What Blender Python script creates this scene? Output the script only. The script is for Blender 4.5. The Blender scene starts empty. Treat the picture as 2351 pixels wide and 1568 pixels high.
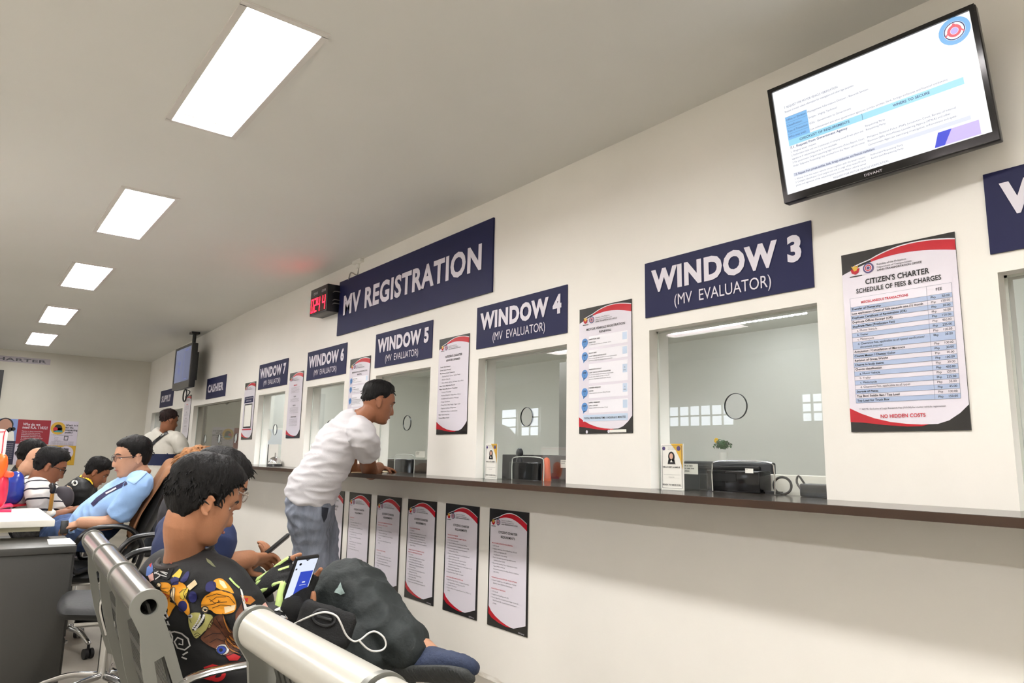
import bpy, bmesh, math, random
from mathutils import Vector, Matrix, noise
from mathutils.bvhtree import BVHTree
S = bpy.context.scene
COL = S.collection
random.seed(7)
# ------------------------------------------------------------------ camera
IW, IH, FPX = 2351.0, 1568.0, 1614.8
D = 2.4                                   # camera to the counter wall, metres
HC = .4915 * D                            # camera height: a seated person's eye level
RV = Vector((0.61772282, 0.78615127, 0.0196137))
UV = Vector((0.11567571, -0.11550626, 0.98654824))
FV = Vector((-0.77784166, 0.60714453, 0.16228946))
cam = bpy.data.cameras.new('camera')
cam.sensor_width = 36.0
cam.sensor_fit = 'HORIZONTAL'
cam.lens = 36.0 * FPX / IW
cam.clip_start = 0.05
cam_o = bpy.data.objects.new('camera', cam)
COL.objects.link(cam_o)
cam_o.matrix_world = Matrix(((RV.x, UV.x, -FV.x, 0), (RV.y, UV.y, -FV.y, 0), (RV.z, UV.z, -FV.z, HC), (0, 0, 0, 1)))
S.camera = cam_o
S.view_settings.view_transform = 'Standard'
S.view_settings.look = 'None'
S.view_settings.gamma = 1.0
S.view_settings.use_curve_mapping = False
S.view_settings.exposure = 0.52
W = bpy.data.worlds.new('world')
S.world = W
W.use_nodes = True
W.node_tree.nodes['Background'].inputs[0].default_value = (1, .97, .92, 1)
W.node_tree.nodes['Background'].inputs[1].default_value = 0.05
LAMP = 30.0                               # ceiling panels
OFFICE_LAMP = 13.0

# ------------------------------------------------------------------ helpers
def at(a, b, f=None, x=None, y=None, z=None):
    """a point of the photograph at a forward distance f, or on a plane x, y or z = const"""
    d = FV + RV * ((a - IW / 2) / FPX) + UV * ((IH / 2 - b) / FPX)
    if f is not None: t = f
    elif x is not None: t = x / d.x
    elif y is not None: t = y / d.y
    else: t = (z - HC) / d.z
    return d * t + Vector((0, 0, HC))

def lin(c):
    return tuple((v / 255 / 12.92 if v / 255 <= .04045 else ((v / 255 + .055) / 1.055) ** 2.4) for v in c)

MATS = {}
def mat(name, rgb, rough=.5, metal=0., var=0., scale=8., bump=0., bscale=60., emit=0., spec=.5, stretch=None, coat=0., glow=False):
    """procedural Principled material: sRGB colour with noise variation and noise bump"""
    if name in MATS: return MATS[name]
    m = bpy.data.materials.new(name); MATS[name] = m
    m.use_nodes = True
    n, l = m.node_tree.nodes, m.node_tree.links
    b = n['Principled BSDF']
    c = (*lin(rgb), 1)
    b.inputs['Base Color'].default_value = c
    b.inputs['Roughness'].default_value = rough
    b.inputs['Metallic'].default_value = metal
    b.inputs['Specular IOR Level'].default_value = spec
    if coat:
        b.inputs['Coat Weight'].default_value = coat
        b.inputs['Coat Roughness'].default_value = .12
    tc = None
    if var or bump:
        tc = n.new('ShaderNodeTexCoord'); mp = n.new('ShaderNodeMapping')
        l.new(tc.outputs['Object'], mp.inputs[0])
        if stretch: mp.inputs['Scale'].default_value = stretch
    if var:
        t = n.new('ShaderNodeTexNoise'); t.inputs['Scale'].default_value = scale; t.inputs['Detail'].default_value = 5
        l.new(mp.outputs[0], t.inputs['Vector'])
        r = n.new('ShaderNodeValToRGB')
        r.color_ramp.elements[0].position = .3; r.color_ramp.elements[1].position = .7
        r.color_ramp.elements[0].color = (*[v * (1 - var) for v in c[:3]], 1)
        r.color_ramp.elements[1].color = (*[min(1, v * (1 + var * .6)) for v in c[:3]], 1)
        l.new(t.outputs['Fac'], r.inputs[0]); l.new(r.outputs[0], b.inputs['Base Color'])
    if bump:
        t = n.new('ShaderNodeTexNoise'); t.inputs['Scale'].default_value = bscale; t.inputs['Detail'].default_value = 4
        l.new(mp.outputs[0], t.inputs['Vector'])
        k = n.new('ShaderNodeBump'); k.inputs['Strength'].default_value = bump; k.inputs['Distance'].default_value = .01
        l.new(t.outputs['Fac'], k.inputs['Height']); l.new(k.outputs[0], b.inputs['Normal'])
    if emit:
        b.inputs['Emission Color'].default_value = c
        b.inputs['Emission Strength'].default_value = emit
    if glow: b.inputs['Base Color'].default_value = (.012, .012, .014, 1)     # a lit screen: dark surface, light from behind
    return m

def tag(o, label=None, cat=None, group=None, kind=None):
    if label: o['label'] = label
    if cat: o['category'] = cat
    if group: o['group'] = group
    if kind: o['kind'] = kind
    return o

def empty(name, loc, label, cat, group=None, rz=0.):
    o = bpy.data.objects.new(name, None); COL.objects.link(o)
    o.location = loc; o.rotation_euler = (0, 0, rz); o.empty_display_size = .05
    return tag(o, label, cat, group)

def link(name, me, m, parent=None, world=True, smooth=False):
    """link a mesh; its vertices are in world space when world is set, else in the parent's space"""
    o = bpy.data.objects.new(name, me); COL.objects.link(o)
    if m is not None:
        for q in (m if isinstance(m, (list, tuple)) else [m]): me.materials.append(q)
    if smooth:
        for p in me.polygons: p.use_smooth = True
    if parent is not None:
        o.parent = parent
        if world:
            pm = parent.matrix_basis if parent.parent is None else parent.parent.matrix_basis @ parent.matrix_basis
            me.transform(pm.inverted())
    return o

class MB:
    """collects shapes into one mesh"""
    def __init__(s): s.v = []; s.f = []; s.mi = []; s.cur = 0
    def add(s, V, F):
        k = len(s.v); s.v += [Vector(p) for p in V]; s.f += [tuple(i + k for i in f) for f in F]; s.mi += [s.cur] * len(F); return s
    def box(s, lo, hi, M=None, bev=0.):
        lo, hi = Vector(lo), Vector(hi)
        if bev > 0:
            bm = bmesh.new(); bmesh.ops.create_cube(bm, size=1)
            for v in bm.verts: v.co = Vector(((lo[i] + hi[i]) / 2 + v.co[i] * (hi[i] - lo[i])) for i in range(3))
            bmesh.ops.bevel(bm, geom=bm.edges[:], offset=bev, segments=3, affect='EDGES', profile=.5)
            V = [v.co.copy() for v in bm.verts]; bm.verts.index_update()
            F = [[v.index for v in f.verts] for f in bm.faces]; bm.free()
        else:
            V = [Vector((x, y, z)) for x in (lo.x, hi.x) for y in (lo.y, hi.y) for z in (lo.z, hi.z)]
            F = [(0, 1, 3, 2), (4, 6, 7, 5), (0, 4, 5, 1), (2, 3, 7, 6), (0, 2, 6, 4), (1, 5, 7, 3)]
        if M is not None: V = [M @ v for v in V]
        return s.add(V, F)
    def tube(s, pts, r, n=10, sub=3, ref=None, cap=2):
        V, F = tube(pts, r, n, sub, ref, cap); return s.add(V, F)
    def cyl(s, a, b, r, n=20, r2=None, hole=0.):
        a, b = Vector(a), Vector(b); t = (b - a).normalized()
        u = t.orthogonal().normalized(); w = t.cross(u)
        r2 = r if r2 is None else r2; V = []; F = []
        rings = [(a, r), (b, r2)] + ([(b, hole), (a, hole)] if hole else [])
        for c, q in rings:
            for i in range(n):
                g = 2 * math.pi * i / n; V.append(c + u * (q * math.cos(g)) + w * (q * math.sin(g)))
        m = len(rings)
        for k in range(m if hole else 1):
            for i in range(n):
                j = (i + 1) % n; k2 = (k + 1) % m
                F.append((k * n + i, k * n + j, k2 * n + j, k2 * n + i))
        if not hole: F += [tuple(range(n - 1, -1, -1)), tuple(range(n, 2 * n))]
        return s.add(V, F)
    def sph(s, c, r, n=14, M=None):
        r = r if isinstance(r, (tuple, list)) else (r, r, r); V = []; F = []
        h = n // 2 + 1
        for i in range(h + 1):
            p = math.pi * i / h
            for j in range(n):
                q = 2 * math.pi * j / n
                V.append(Vector((r[0] * math.sin(p) * math.cos(q), r[1] * math.sin(p) * math.sin(q), r[2] * math.cos(p))))
        for i in range(h):
            for j in range(n):
                k = (j + 1) % n; F.append((i * n + j, (i + 1) * n + j, (i + 1) * n + k, i * n + k))
        V = [(M.to_3x3() @ v if M is not None else v) + Vector(c) for v in V]
        return s.add(V, F)
    def mesh(s, name='m'):
        me = bpy.data.meshes.new(name); me.from_pydata([tuple(v) for v in s.v], [], s.f)
        if any(s.mi): me.polygons.foreach_set('material_index', s.mi)
        bm = bmesh.new(); bm.from_mesh(me)
        bmesh.ops.remove_doubles(bm, verts=bm.verts, dist=1e-6)
        bmesh.ops.recalc_face_normals(bm, faces=bm.faces); bm.to_mesh(me); bm.free()
        return me
    def out(s, name, m, parent=None, smooth=False, world=True):
        o = link(name, s.mesh(name), m, parent, world, smooth)
        if smooth: autosmooth(o)
        return o

def autosmooth(o, deg=40):
    me = o.data; bm = bmesh.new(); bm.from_mesh(me); lim = math.radians(deg)
    for e in bm.edges:
        e.smooth = not (len(e.link_faces) == 2 and e.calc_face_angle(0) > lim)
    for f in bm.faces: f.smooth = True
    bm.to_mesh(me); bm.free()

def crom(P, t):
    n = len(P) - 1; i = min(int(t), n - 1); u = t - i
    p1, p2 = P[i], P[i + 1]
    p0 = P[i - 1] if i > 0 else p1 * 2 - p2
    p3 = P[i + 2] if i + 2 <= n else p2 * 2 - p1
    return (p1 * 2 + (p2 - p0) * u + (p0 * 2 - p1 * 5 + p2 * 4 - p3) * u * u + (p1 * 3 - p0 - p2 * 3 + p3) * u ** 3) * .5

def tube(pts, radii, n=12, sub=4, ref=None, cap=3, ch=1.):
    """closed tapered tube through points; a radius is a number or (lateral, other); ref is the lateral direction"""
    P = [Vector(p) for p in pts]
    if not isinstance(radii, (list, tuple)): radii = [radii] * len(P)
    Rr = [Vector((q[0], q[1], 0)) if isinstance(q, (tuple, list)) else Vector((q, q, 0)) for q in radii]
    N = (len(P) - 1) * sub
    C = [crom(P, k / sub) for k in range(N + 1)]; Q = [crom(Rr, k / sub) for k in range(N + 1)]
    T = []
    for k in range(N + 1):
        d = C[min(k + 1, N)] - C[max(k - 1, 0)]
        T.append(d.normalized() if d.length > 1e-9 else Vector((0, 0, 1)))
    lat = Vector(ref) if ref is not None else T[0].orthogonal()
    rings = []
    for k in range(N + 1):
        a = lat - T[k] * lat.dot(T[k])
        a = a.normalized() if a.length > 1e-6 else T[k].orthogonal().normalized()
        if ref is None: lat = a
        rings.append((C[k], a, T[k].cross(a), max(Q[k].x, 1e-4), max(Q[k].y, 1e-4)))
    full = []
    def capr(r, sgn, t):
        out = []
        h = min(r[3], r[4])
        for q in range(1, cap + 1):
            g = math.pi / 2 * q / (cap + .35)
            out.append((r[0] + t * (sgn * h * ch * math.sin(g)), r[1], r[2], r[3] * math.cos(g), r[4] * math.cos(g)))
        return out
    if cap: full += capr(rings[0], -1, T[0])[::-1]
    full += rings
    if cap: full += capr(rings[-1], 1, T[-1])
    V = []; F = []
    for c, a, b, ra, rb in full:
        for i in range(n):
            g = 2 * math.pi * i / n; V.append(c + a * (ra * math.cos(g)) + b * (rb * math.sin(g)))
    for k in range(len(full) - 1):
        for i in range(n):
            j = (i + 1) % n; F.append((k * n + i, k * n + j, (k + 1) * n + j, (k + 1) * n + i))
    F.append(tuple(range(n - 1, -1, -1))); m = (len(full) - 1) * n; F.append(tuple(range(m, m + n)))
    return V, F

def evalmesh(me, mods):
    o = bpy.data.objects.new('tmp', me); COL.objects.link(o)
    for kind, kw in mods:
        m = o.modifiers.new('m', kind)
        for k, v in kw.items(): setattr(m, k, v)
    dg = bpy.context.evaluated_depsgraph_get(); dg.update()
    r = bpy.data.meshes.new_from_object(o.evaluated_get(dg), depsgraph=dg)
    bpy.data.objects.remove(o)
    return r

def union(parts, voxel=.006, smooth=3):
    """fuse closed shapes into one continuous surface"""
    b = MB()
    for V, F in parts: b.add(V, F)
    me = bpy.data.meshes.new('u'); me.from_pydata([tuple(v) for v in b.v], [], b.f)
    bm = bmesh.new(); bm.from_mesh(me); bmesh.ops.recalc_face_normals(bm, faces=bm.faces); bm.to_mesh(me); bm.free()
    return evalmesh(me, [('REMESH', dict(mode='VOXEL', voxel_size=voxel, use_smooth_shade=True)), ('SMOOTH', dict(factor=.5, iterations=smooth))])

def poly(outer, holes=(), depth=0.):
    """flat 2-D outline with holes as a mesh in the XY plane, extruded by depth towards +Z"""
    cu = bpy.data.curves.new('c', 'CURVE'); cu.dimensions = '2D'; cu.fill_mode = 'BOTH'; cu.extrude = depth / 2
    for ring in [outer] + list(holes):
        sp = cu.splines.new('POLY'); sp.points.add(len(ring) - 1); sp.use_cyclic_u = True
        for i, p in enumerate(ring): sp.points[i].co = (p[0], p[1], 0, 1)
    o = bpy.data.objects.new('tmp', cu); COL.objects.link(o)
    dg = bpy.context.evaluated_depsgraph_get(); dg.update()
    me = bpy.data.meshes.new_from_object(o.evaluated_get(dg), depsgraph=dg)
    bpy.data.objects.remove(o)
    if depth: me.transform(Matrix.Translation((0, 0, depth / 2)))
    return me

TXT = {}
def text_geo(body, bold=0.):
    """unit text geometry: (verts, faces, width, height) with the capitals' box at the origin"""
    k = (body, bold)
    if k in TXT: return TXT[k]
    cu = bpy.data.curves.new('t', 'FONT'); cu.body = body; cu.size = 1; cu.resolution_u = 3; cu.offset = bold; cu.space_character = 1 + bold * 2.2
    o = bpy.data.objects.new('tmp', cu); COL.objects.link(o)
    dg = bpy.context.evaluated_depsgraph_get(); dg.update()
    me = bpy.data.meshes.new_from_object(o.evaluated_get(dg), depsgraph=dg)
    bpy.data.objects.remove(o)
    V = [v.co.copy() for v in me.vertices]; F = [tuple(p.vertices) for p in me.polygons]
    bpy.data.meshes.remove(me)
    if not V: return [], [], 0, 1
    x0 = min(v.x for v in V); x1 = max(v.x for v in V)
    for v in V: v.x -= x0
    TXT[k] = (V, F, x1 - x0, .73)
    return TXT[k]

class Face:
    """a flat surface (poster, screen, sign): origin at its lower left, u to the right, v up, n out of it"""
    def __init__(s, o, u, v, w, h):
        s.o, s.u, s.v = Vector(o), Vector(u).normalized(), Vector(v).normalized()
        s.n = s.u.cross(s.v); s.w, s.h = w, h; s.L = {}; s.lay = {}
    def P(s, a, b, k): return s.o + s.u * (a * s.w) + s.v * (b * s.h) + s.n * (k * .0005)
    def shape(s, pts, m, layer=2):
        """polygon in 0..1 coordinates"""
        me = poly([(p[0] * s.w, p[1] * s.h) for p in pts])
        V = [s.o + s.u * q.co.x + s.v * q.co.y + s.n * (layer * .0005) for q in me.vertices]
        F = [tuple(p.vertices) for p in me.polygons]; bpy.data.meshes.remove(me)
        s.L.setdefault(m.name, (m, MB()))[1].add(V, F)
    def rect(s, a, b, c, d, m, layer=2):
        s.L.setdefault(m.name, (m, MB()))[1].add([s.P(a, b, layer), s.P(c, b, layer), s.P(c, d, layer), s.P(a, d, layer)], [(0, 1, 2, 3)])
    def disc(s, a, b, r, m, layer=3, hole=0., n=24, ry=None):
        """circle of radius r metres"""
        c = s.P(a, b, layer); V = []; F = []
        ry = ry or r
        for q in ([r, hole] if hole else [r]):
            for i in range(n):
                g = 2 * math.pi * i / n; V.append(c + s.u * (q * math.cos(g)) + s.v * (q * ry / r * math.sin(g)))
        F = [(i, (i + 1) % n, n + (i + 1) % n, n + i) for i in range(n)] if hole else [tuple(range(n))]
        s.L.setdefault(m.name, (m, MB()))[1].add(V, F)
    def text(s, body, a, b, h, m, w=None, align='l', bold=0., layer=5, sx=None, maxw=None):
        """a = left / centre / right, b = baseline, h = capital height (all 0..1 of the face); w = forced width"""
        V, F, tw, th = text_geo(body, bold)
        if not V: return
        sy = h * s.h / th
        kx = w * s.w / tw if w else sy * (sx or 1)
        if maxw and tw * kx > maxw * s.w: kx = maxw * s.w / tw
        x0 = a * s.w - {'l': 0, 'c': .5, 'r': 1}[align] * tw * kx
        s.L.setdefault(m.name, (m, MB()))[1].add([s.o + s.u * (x0 + v.x * kx) + s.v * (b * s.h + v.y * sy) + s.n * (layer * .0005) for v in V], F)
    def out(s, parent, names=None):
        for k, (m, b) in s.L.items():
            me = bpy.data.meshes.new(k); me.from_pydata([tuple(v) for v in b.v], [], b.f)
            link((names or {}).get(k, 'print'), me, m, parent)
# ------------------------------------------------------------------ materials of the room
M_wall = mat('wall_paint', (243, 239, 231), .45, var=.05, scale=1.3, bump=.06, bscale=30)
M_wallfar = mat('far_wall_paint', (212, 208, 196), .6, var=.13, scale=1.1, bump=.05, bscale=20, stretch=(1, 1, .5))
M_ceil = mat('ceiling_paint', (233, 232, 226), .7, var=.04, scale=.6)
M_floor = mat('concrete_floor', (160, 153, 141), .5, var=.22, scale=1.6, bump=.08, bscale=18)
M_counter_top = mat('counter_laminate', (52, 44, 38), .16, var=.25, scale=14, stretch=(.3, 1, 1), spec=.7)
M_counter_edge = mat('counter_edge', (62, 42, 28), .35, var=.25, scale=20, stretch=(.2, 1, 1))
M_office = mat('office_paint', (232, 232, 224), .6, var=.03, scale=1.)
M_navy = mat('sign_navy', (28, 31, 72), .5, var=.06, scale=3, spec=.25)
M_letter = mat('sign_letter', (222, 216, 226), .4)
M_white = mat('poster_white', (232, 226, 236), .22, spec=.6, coat=.3)
M_black = mat('poster_black', (30, 28, 28), .25, var=.15, scale=6, coat=.3)
M_red = mat('poster_red', (196, 20, 40), .25, var=.18, scale=5, coat=.3)
M_ink = mat('ink_black', (24, 24, 28), .4)
M_inkg = mat('ink_grey', (70, 70, 78), .4)
M_inkr = mat('ink_red', (200, 30, 50), .4)
M_pblue = mat('table_blue', (176, 192, 222), .3)
M_pline = mat('table_line', (120, 130, 150), .4)
M_step = mat('step_blue', (92, 146, 208), .3)
M_lblue = mat('pale_blue', (200, 216, 236), .3)
M_gold = mat('emblem_gold', (214, 170, 60), .3)
M_seal = mat('seal_violet', (84, 70, 120), .3)
M_plastic_black = mat('black_plastic', (24, 24, 26), .35, bump=.03, bscale=200)
M_gloss_black = mat('gloss_black', (14, 14, 16), .12)
M_steel = mat('chrome', (205, 205, 205), .16, metal=1.)
M_alu = mat('silver_paint', (168, 168, 162), .35, metal=.6, var=.06, scale=12)
M_paper = mat('paper', (236, 234, 226), .6)
M_diff = mat('lamp_diffuser', (252, 251, 249), .5, emit=LAMP)
M_diff2 = mat('lamp_diffuser_fill', (252, 251, 249), .5, emit=LAMP * 1.3)  # stronger lamps of the added fill row
M_diffo = mat('lamp_diffuser_dimmed', (250, 250, 248), .5, emit=LAMP * .5)  # far lamps set dimmer to keep that end of the room darker
M_refl = mat('lamp_reflector', (214, 202, 208), .4, metal=.2)
M_frame = mat('lamp_frame', (226, 222, 216), .5)

def glass_mat(name, tint=(.982, .988, .978), rough=.0, ior=1.5):
    m = bpy.data.materials.new(name); MATS[name] = m; m.use_nodes = True
    n, l = m.node_tree.nodes, m.node_tree.links
    n.remove(n['Principled BSDF']); out = n['Material Output']
    t = n.new('ShaderNodeBsdfTransparent'); t.inputs[0].default_value = (*tint, 1)
    g = n.new('ShaderNodeBsdfGlossy'); g.inputs['Roughness'].default_value = rough
    f = n.new('ShaderNodeFresnel'); ge = n.new('ShaderNodeNewGeometry'); mr = n.new('ShaderNodeMapRange')
    mr.inputs['To Min'].default_value = ior; mr.inputs['To Max'].default_value = 1 / ior     # same reflectance on both faces of the thin sheet
    l.new(ge.outputs['Backfacing'], mr.inputs['Value']); l.new(mr.outputs[0], f.inputs[0])
    x = n.new('ShaderNodeMixShader')
    l.new(f.outputs[0], x.inputs[0]); l.new(t.outputs[0], x.inputs[1]); l.new(g.outputs[0], x.inputs[2]); l.new(x.outputs[0], out.inputs[0])
    return m
M_glass = glass_mat('clear_glass')
M_glass2 = glass_mat('smoked_glass', (.62, .60, .55))
M_acryl = glass_mat('clear_acrylic', (.95, .97, .97), .05)
M_gedge = mat('glass_edge', (20, 26, 26), .3)

def scuffs(m):
    """brown scuff marks and mop dirt along the foot of the wall, blotchy in outline"""
    n, l = m.node_tree.nodes, m.node_tree.links; b = n['Principled BSDF']
    src = b.inputs['Base Color'].links[0].from_socket
    tc = n.new('ShaderNodeTexCoord'); s = n.new('ShaderNodeSeparateXYZ'); l.new(tc.outputs['Object'], s.inputs[0])
    mp = n.new('ShaderNodeMapping'); mp.inputs['Scale'].default_value = (1, 1, 5); l.new(tc.outputs['Object'], mp.inputs[0])
    t = n.new('ShaderNodeTexNoise'); t.inputs['Scale'].default_value = 6; t.inputs['Detail'].default_value = 8; l.new(mp.outputs[0], t.inputs['Vector'])
    r = n.new('ShaderNodeMapRange'); r.inputs['From Min'].default_value = .12; r.inputs['From Max'].default_value = 0; r.inputs['To Min'].default_value = -1.1; r.inputs['To Max'].default_value = -.30
    l.new(s.outputs[2], r.inputs['Value'])
    a = n.new('ShaderNodeMath'); a.operation = 'ADD'; l.new(t.outputs['Fac'], a.inputs[0]); l.new(r.outputs[0], a.inputs[1])
    k = n.new('ShaderNodeMath'); k.operation = 'MULTIPLY'; k.use_clamp = True; k.inputs[1].default_value = 3.2; l.new(a.outputs[0], k.inputs[0])
    x = n.new('ShaderNodeMix'); x.data_type = 'RGBA'; l.new(k.outputs[0], x.inputs[0]); l.new(src, x.inputs[6]); x.inputs[7].default_value = (*lin((168, 150, 122)), 1)
    l.new(x.outputs[2], b.inputs['Base Color'])
scuffs(M_wall)

# ------------------------------------------------------------------ the shell
YW, YI, ZT = D, D + .13, 1.057            # wall face, its back, counter top
XF, XN, YL = -12.67, 2.6, -4.0            # far wall, near wall, left wall
OPEN = [('supply', -12.25, -10.35), ('cashier', -9.776, -7.82), ('seven', -7.27, -6.533), ('six', -6.0, -5.243), ('five', -4.703, -3.936), ('four', -3.395, -2.62), ('three', -2.074, -1.284), ('two', -.717, .07)]
ZO = 1.754
def zc(x): return 2.718 if x > -7.85 else 2.718 - (-7.85 - x) * .024

def struct(name, me, m, parent=None, smooth=False):
    return tag(link(name, me, m, parent, True, smooth), kind='structure')

holes = [[(a, ZT - .0225), (b, ZT - .0225), (b, ZO), (a, ZO)] for _, a, b in OPEN]
me = poly([(XF - .15, 0), (XN, 0), (XN, 2.718), (-7.85, 2.718), (XF - .15, zc(XF - .15))], holes, YI - YW)
me.transform(Matrix(((1, 0, 0, 0), (0, 0, 1, YW), (0, 1, 0, 0), (0, 0, 0, 1))))
# keep the face normal towards the room
struct('wall_right', me, M_wall)
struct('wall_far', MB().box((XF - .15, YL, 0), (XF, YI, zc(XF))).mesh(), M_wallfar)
struct('wall_left', MB().box((XF - .15, YL - .15, 0), (XN, YL, 2.8)).mesh(), M_wall)
struct('wall_near', MB().box((XN, YL - .15, 0), (XN + .15, 5.0, 2.8)).mesh(), M_wall)
struct('floor', MB().box((XF - .15, YL - .15, -.1), (XN + .15, 5.0, 0)).mesh(), M_floor)
LX = [(-3.44, -2.34), (-5.65, -4.57), (-7.83, -6.75), (-10.0, -8.9), (-11.9, -10.78), (-1.23, -.13), (.97, 2.07)]
LY = [(.625, .905), (-2.1, -1.82)]  # second row is unseen, added as fill light for the counter wall
def ceil_part(x0, x1):
    hs = [[(a, c), (b, c), (b, d), (a, d)] for a, b in LX for c, d in LY if a > x0 and b < x1]
    me = poly([(x0, YL - .15), (x1, YL - .15), (x1, YI + .02), (x0, YI + .02)], hs, .05)
    for v in me.vertices: v.co.z += zc(v.co.x)
    return me
b = MB()
for me in (ceil_part(XF - .15, -7.85), ceil_part(-7.85, XN + .15)):
    b.add([v.co.copy() for v in me.vertices], [tuple(p.vertices) for p in me.polygons]); bpy.data.meshes.remove(me)
struct('ceiling', b.mesh(), M_ceil)

# ------------------------------------------------------------------ ceiling lights
lights_lab = ['large ceiling light nearest the camera, left of the top of the photo', 'second recessed ceiling light of the row, counted from the camera', 'third recessed ceiling light of the row, the middle one of five', 'fourth recessed ceiling light of the row, next to the smallest', 'small recessed ceiling light closest to the far wall', 'recessed ceiling light above the front bench, out past the top of the photo', 'recessed ceiling light nearest the wall behind the camera']
for j, (c, d) in enumerate(LY):
    for i, (a, b_) in enumerate(LX):
        if j and i in (3, 4): continue
        z0 = zc((a + b_) / 2); zz = lambda x: zc(x)
        t = empty('ceiling_light', ((a + b_) / 2, (c + d) / 2, z0), lights_lab[i] if j == 0 else ['first', 'second', 'third', 'fourth', '', 'front', 'rearmost'][i] + ' fill light of an unseen row added left of the view', 'ceiling light', 'recessed ceiling lights' if j == 0 else 'added fill lights left of the view')
        m = MB()
        e = .022
        for (p, q, r, s_) in ((a - e, a + .004, c - e, d + e), (b_ - .004, b_ + e, c - e, d + e), (a, b_, c - e, c + .004), (a, b_, d - .004, d + e)):
            m.box((p, r, z0 - .008), (q, s_, z0 + .004))
        if a < -8: m.v = [Vector((v.x, v.y, v.z + zc(v.x) - z0)) for v in m.v]
        m.out('frame', M_frame, t)
        m = MB()
        for q in ((a, c, a + .003, d), (b_ - .003, c, b_, d), (a, c, b_, c + .003), (a, d - .003, b_, d)):
            m.box((q[0], q[1], z0 - .002), (q[2], q[3], z0 + .05))
        m.out('reflector', M_refl, t)
        MB().box((a + .004, c + .004, z0 + .034), (b_ - .004, d - .004, z0 + .048)).out('diffuser', M_diffo if a < -8 else M_diff2 if j else M_diff, t)
        if j == 0 and i == 0:
            for yy in (.70, .82):
                MB().box((a + .035, yy - .03, z0 + .02), (a + .05, yy + .03, z0 + .033)).out('lamp_holder', M_paper, t)

# ------------------------------------------------------------------ counter
t = tag(MB().box((-12.6, 2.09, ZT - .022), (XN - .002, YW - .0005, ZT)).out('counter', M_counter_top), 'long dark brown counter running under all the service windows', 'counter')
MB().box((-12.6, 2.084, ZT - .026), (XN - .002, 2.0905, ZT - .001)).out('edge_band', M_counter_edge, t)
for nm, a, b_ in OPEN: MB().box((a + .001, YW - .0005, ZT - .022), (b_ - .001, YI + .04, ZT)).out('sill', M_counter_top, t)

# ------------------------------------------------------------------ left wall windows (daylight behind the camera, mirrored in the panes)
M_day = mat('daylight', (236, 244, 255), .5, emit=5.0)
M_wframe = mat('window_frame', (225, 225, 220), .4)
for k, (x0, x1, z0, z1, nx, nz) in enumerate([(-7.3, -6.1, 1.70, 2.02, 6, 2), (-5.05, -4.75, 1.72, 2.1, 2, 3), (-11.7, -11.2, 1.6, 2.15, 1, 3), (-11.05, -10.5, 1.6, 2.15, 2, 3)]):
    w = struct('window_%d' % (k + 1), MB().box((x0, YL, z0), (x1, YL + .012, z1)).mesh(), M_day)
    m = MB()
    for i in range(nx + 1):
        xx = x0 + (x1 - x0) * i / nx; m.box((xx - .015, YL + .012, z0 - .02), (xx + .015, YL + .03, z1 + .02))
    for i in range(nz + 1):
        q = z0 + (z1 - z0) * i / nz; m.box((x0, YL + .012, q - .012), (x1, YL + .028, q + .012))
    m.out('window_frame', M_wframe, w)

# ------------------------------------------------------------------ the office behind the panes
YB, ZOC = 4.65, 2.15
struct('wall_back', MB().box((XF - .15, YB, 0), (XN, YB + .1, 2.8)).mesh(), M_office)
struct('ceiling_office', MB().box((XF - .15, YI + .001, ZOC), (XN, YB, ZOC + .05)).mesh(), M_office)
M_part = mat('office_partition', (206, 210, 206), .5)
for i, x in enumerate((-.95, -7.7, -10.1)):
    struct('wall_partition_%d' % (i + 1), MB().box((x - .03, YI + .12 if i else YI + .9, 0), (x + .03, YB, ZOC)).mesh(), M_office)
M_offlamp = mat('office_lamp', (246, 250, 255), .5, emit=OFFICE_LAMP)
for i, x in enumerate((-1.75, -3.6, -5.6, -6.9, -8.9, -11.3, .3)):  # lamps hidden above the openings, added to light the office
    t = empty('ceiling_light', (x, 2.85, ZOC), ['hidden office lamp added behind the pane of WINDOW 3', 'hidden office lamp added behind the pane of WINDOW 4', 'hidden office lamp added behind the panes of WINDOW 5 and 6', 'hidden office lamp added behind the pane of WINDOW 7', 'hidden office lamp added behind the cashier pane', 'hidden office lamp added behind the supply pane', 'hidden office lamp added behind the pane at the right edge'][i], 'ceiling light', 'added office lamps')
    MB().box((x - .42, 2.72, ZOC - .03), (x + .42, 2.98, ZOC)).out('frame', M_frame, t)
    MB().box((x - .40, 2.74, ZOC - .034), (x + .40, 2.96, ZOC - .03)).out('diffuser', M_offlamp, t)
g0, g1 = at(1634, 745, z=ZOC - .02), at(1842, 713, z=ZOC - .02)
t = empty('louvre_light', ((g0.x + g1.x) / 2, 4.15, ZOC), 'narrow louvred office light, a row of bright dots inside the top of WINDOW 3', 'ceiling light')
MB().box((g0.x - .02, 4.10, ZOC - .012), (g1.x + .02, 4.20, ZOC)).out('frame', M_frame, t)
for k in range(15):
    xx = g0.x + (g1.x - g0.x) * (k + .5) / 15
    MB().box((xx - .014, 4.11, ZOC - .03), (xx + .014, 4.19, ZOC - .0125)).out('louvre_cell', M_offlamp, t)

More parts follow.
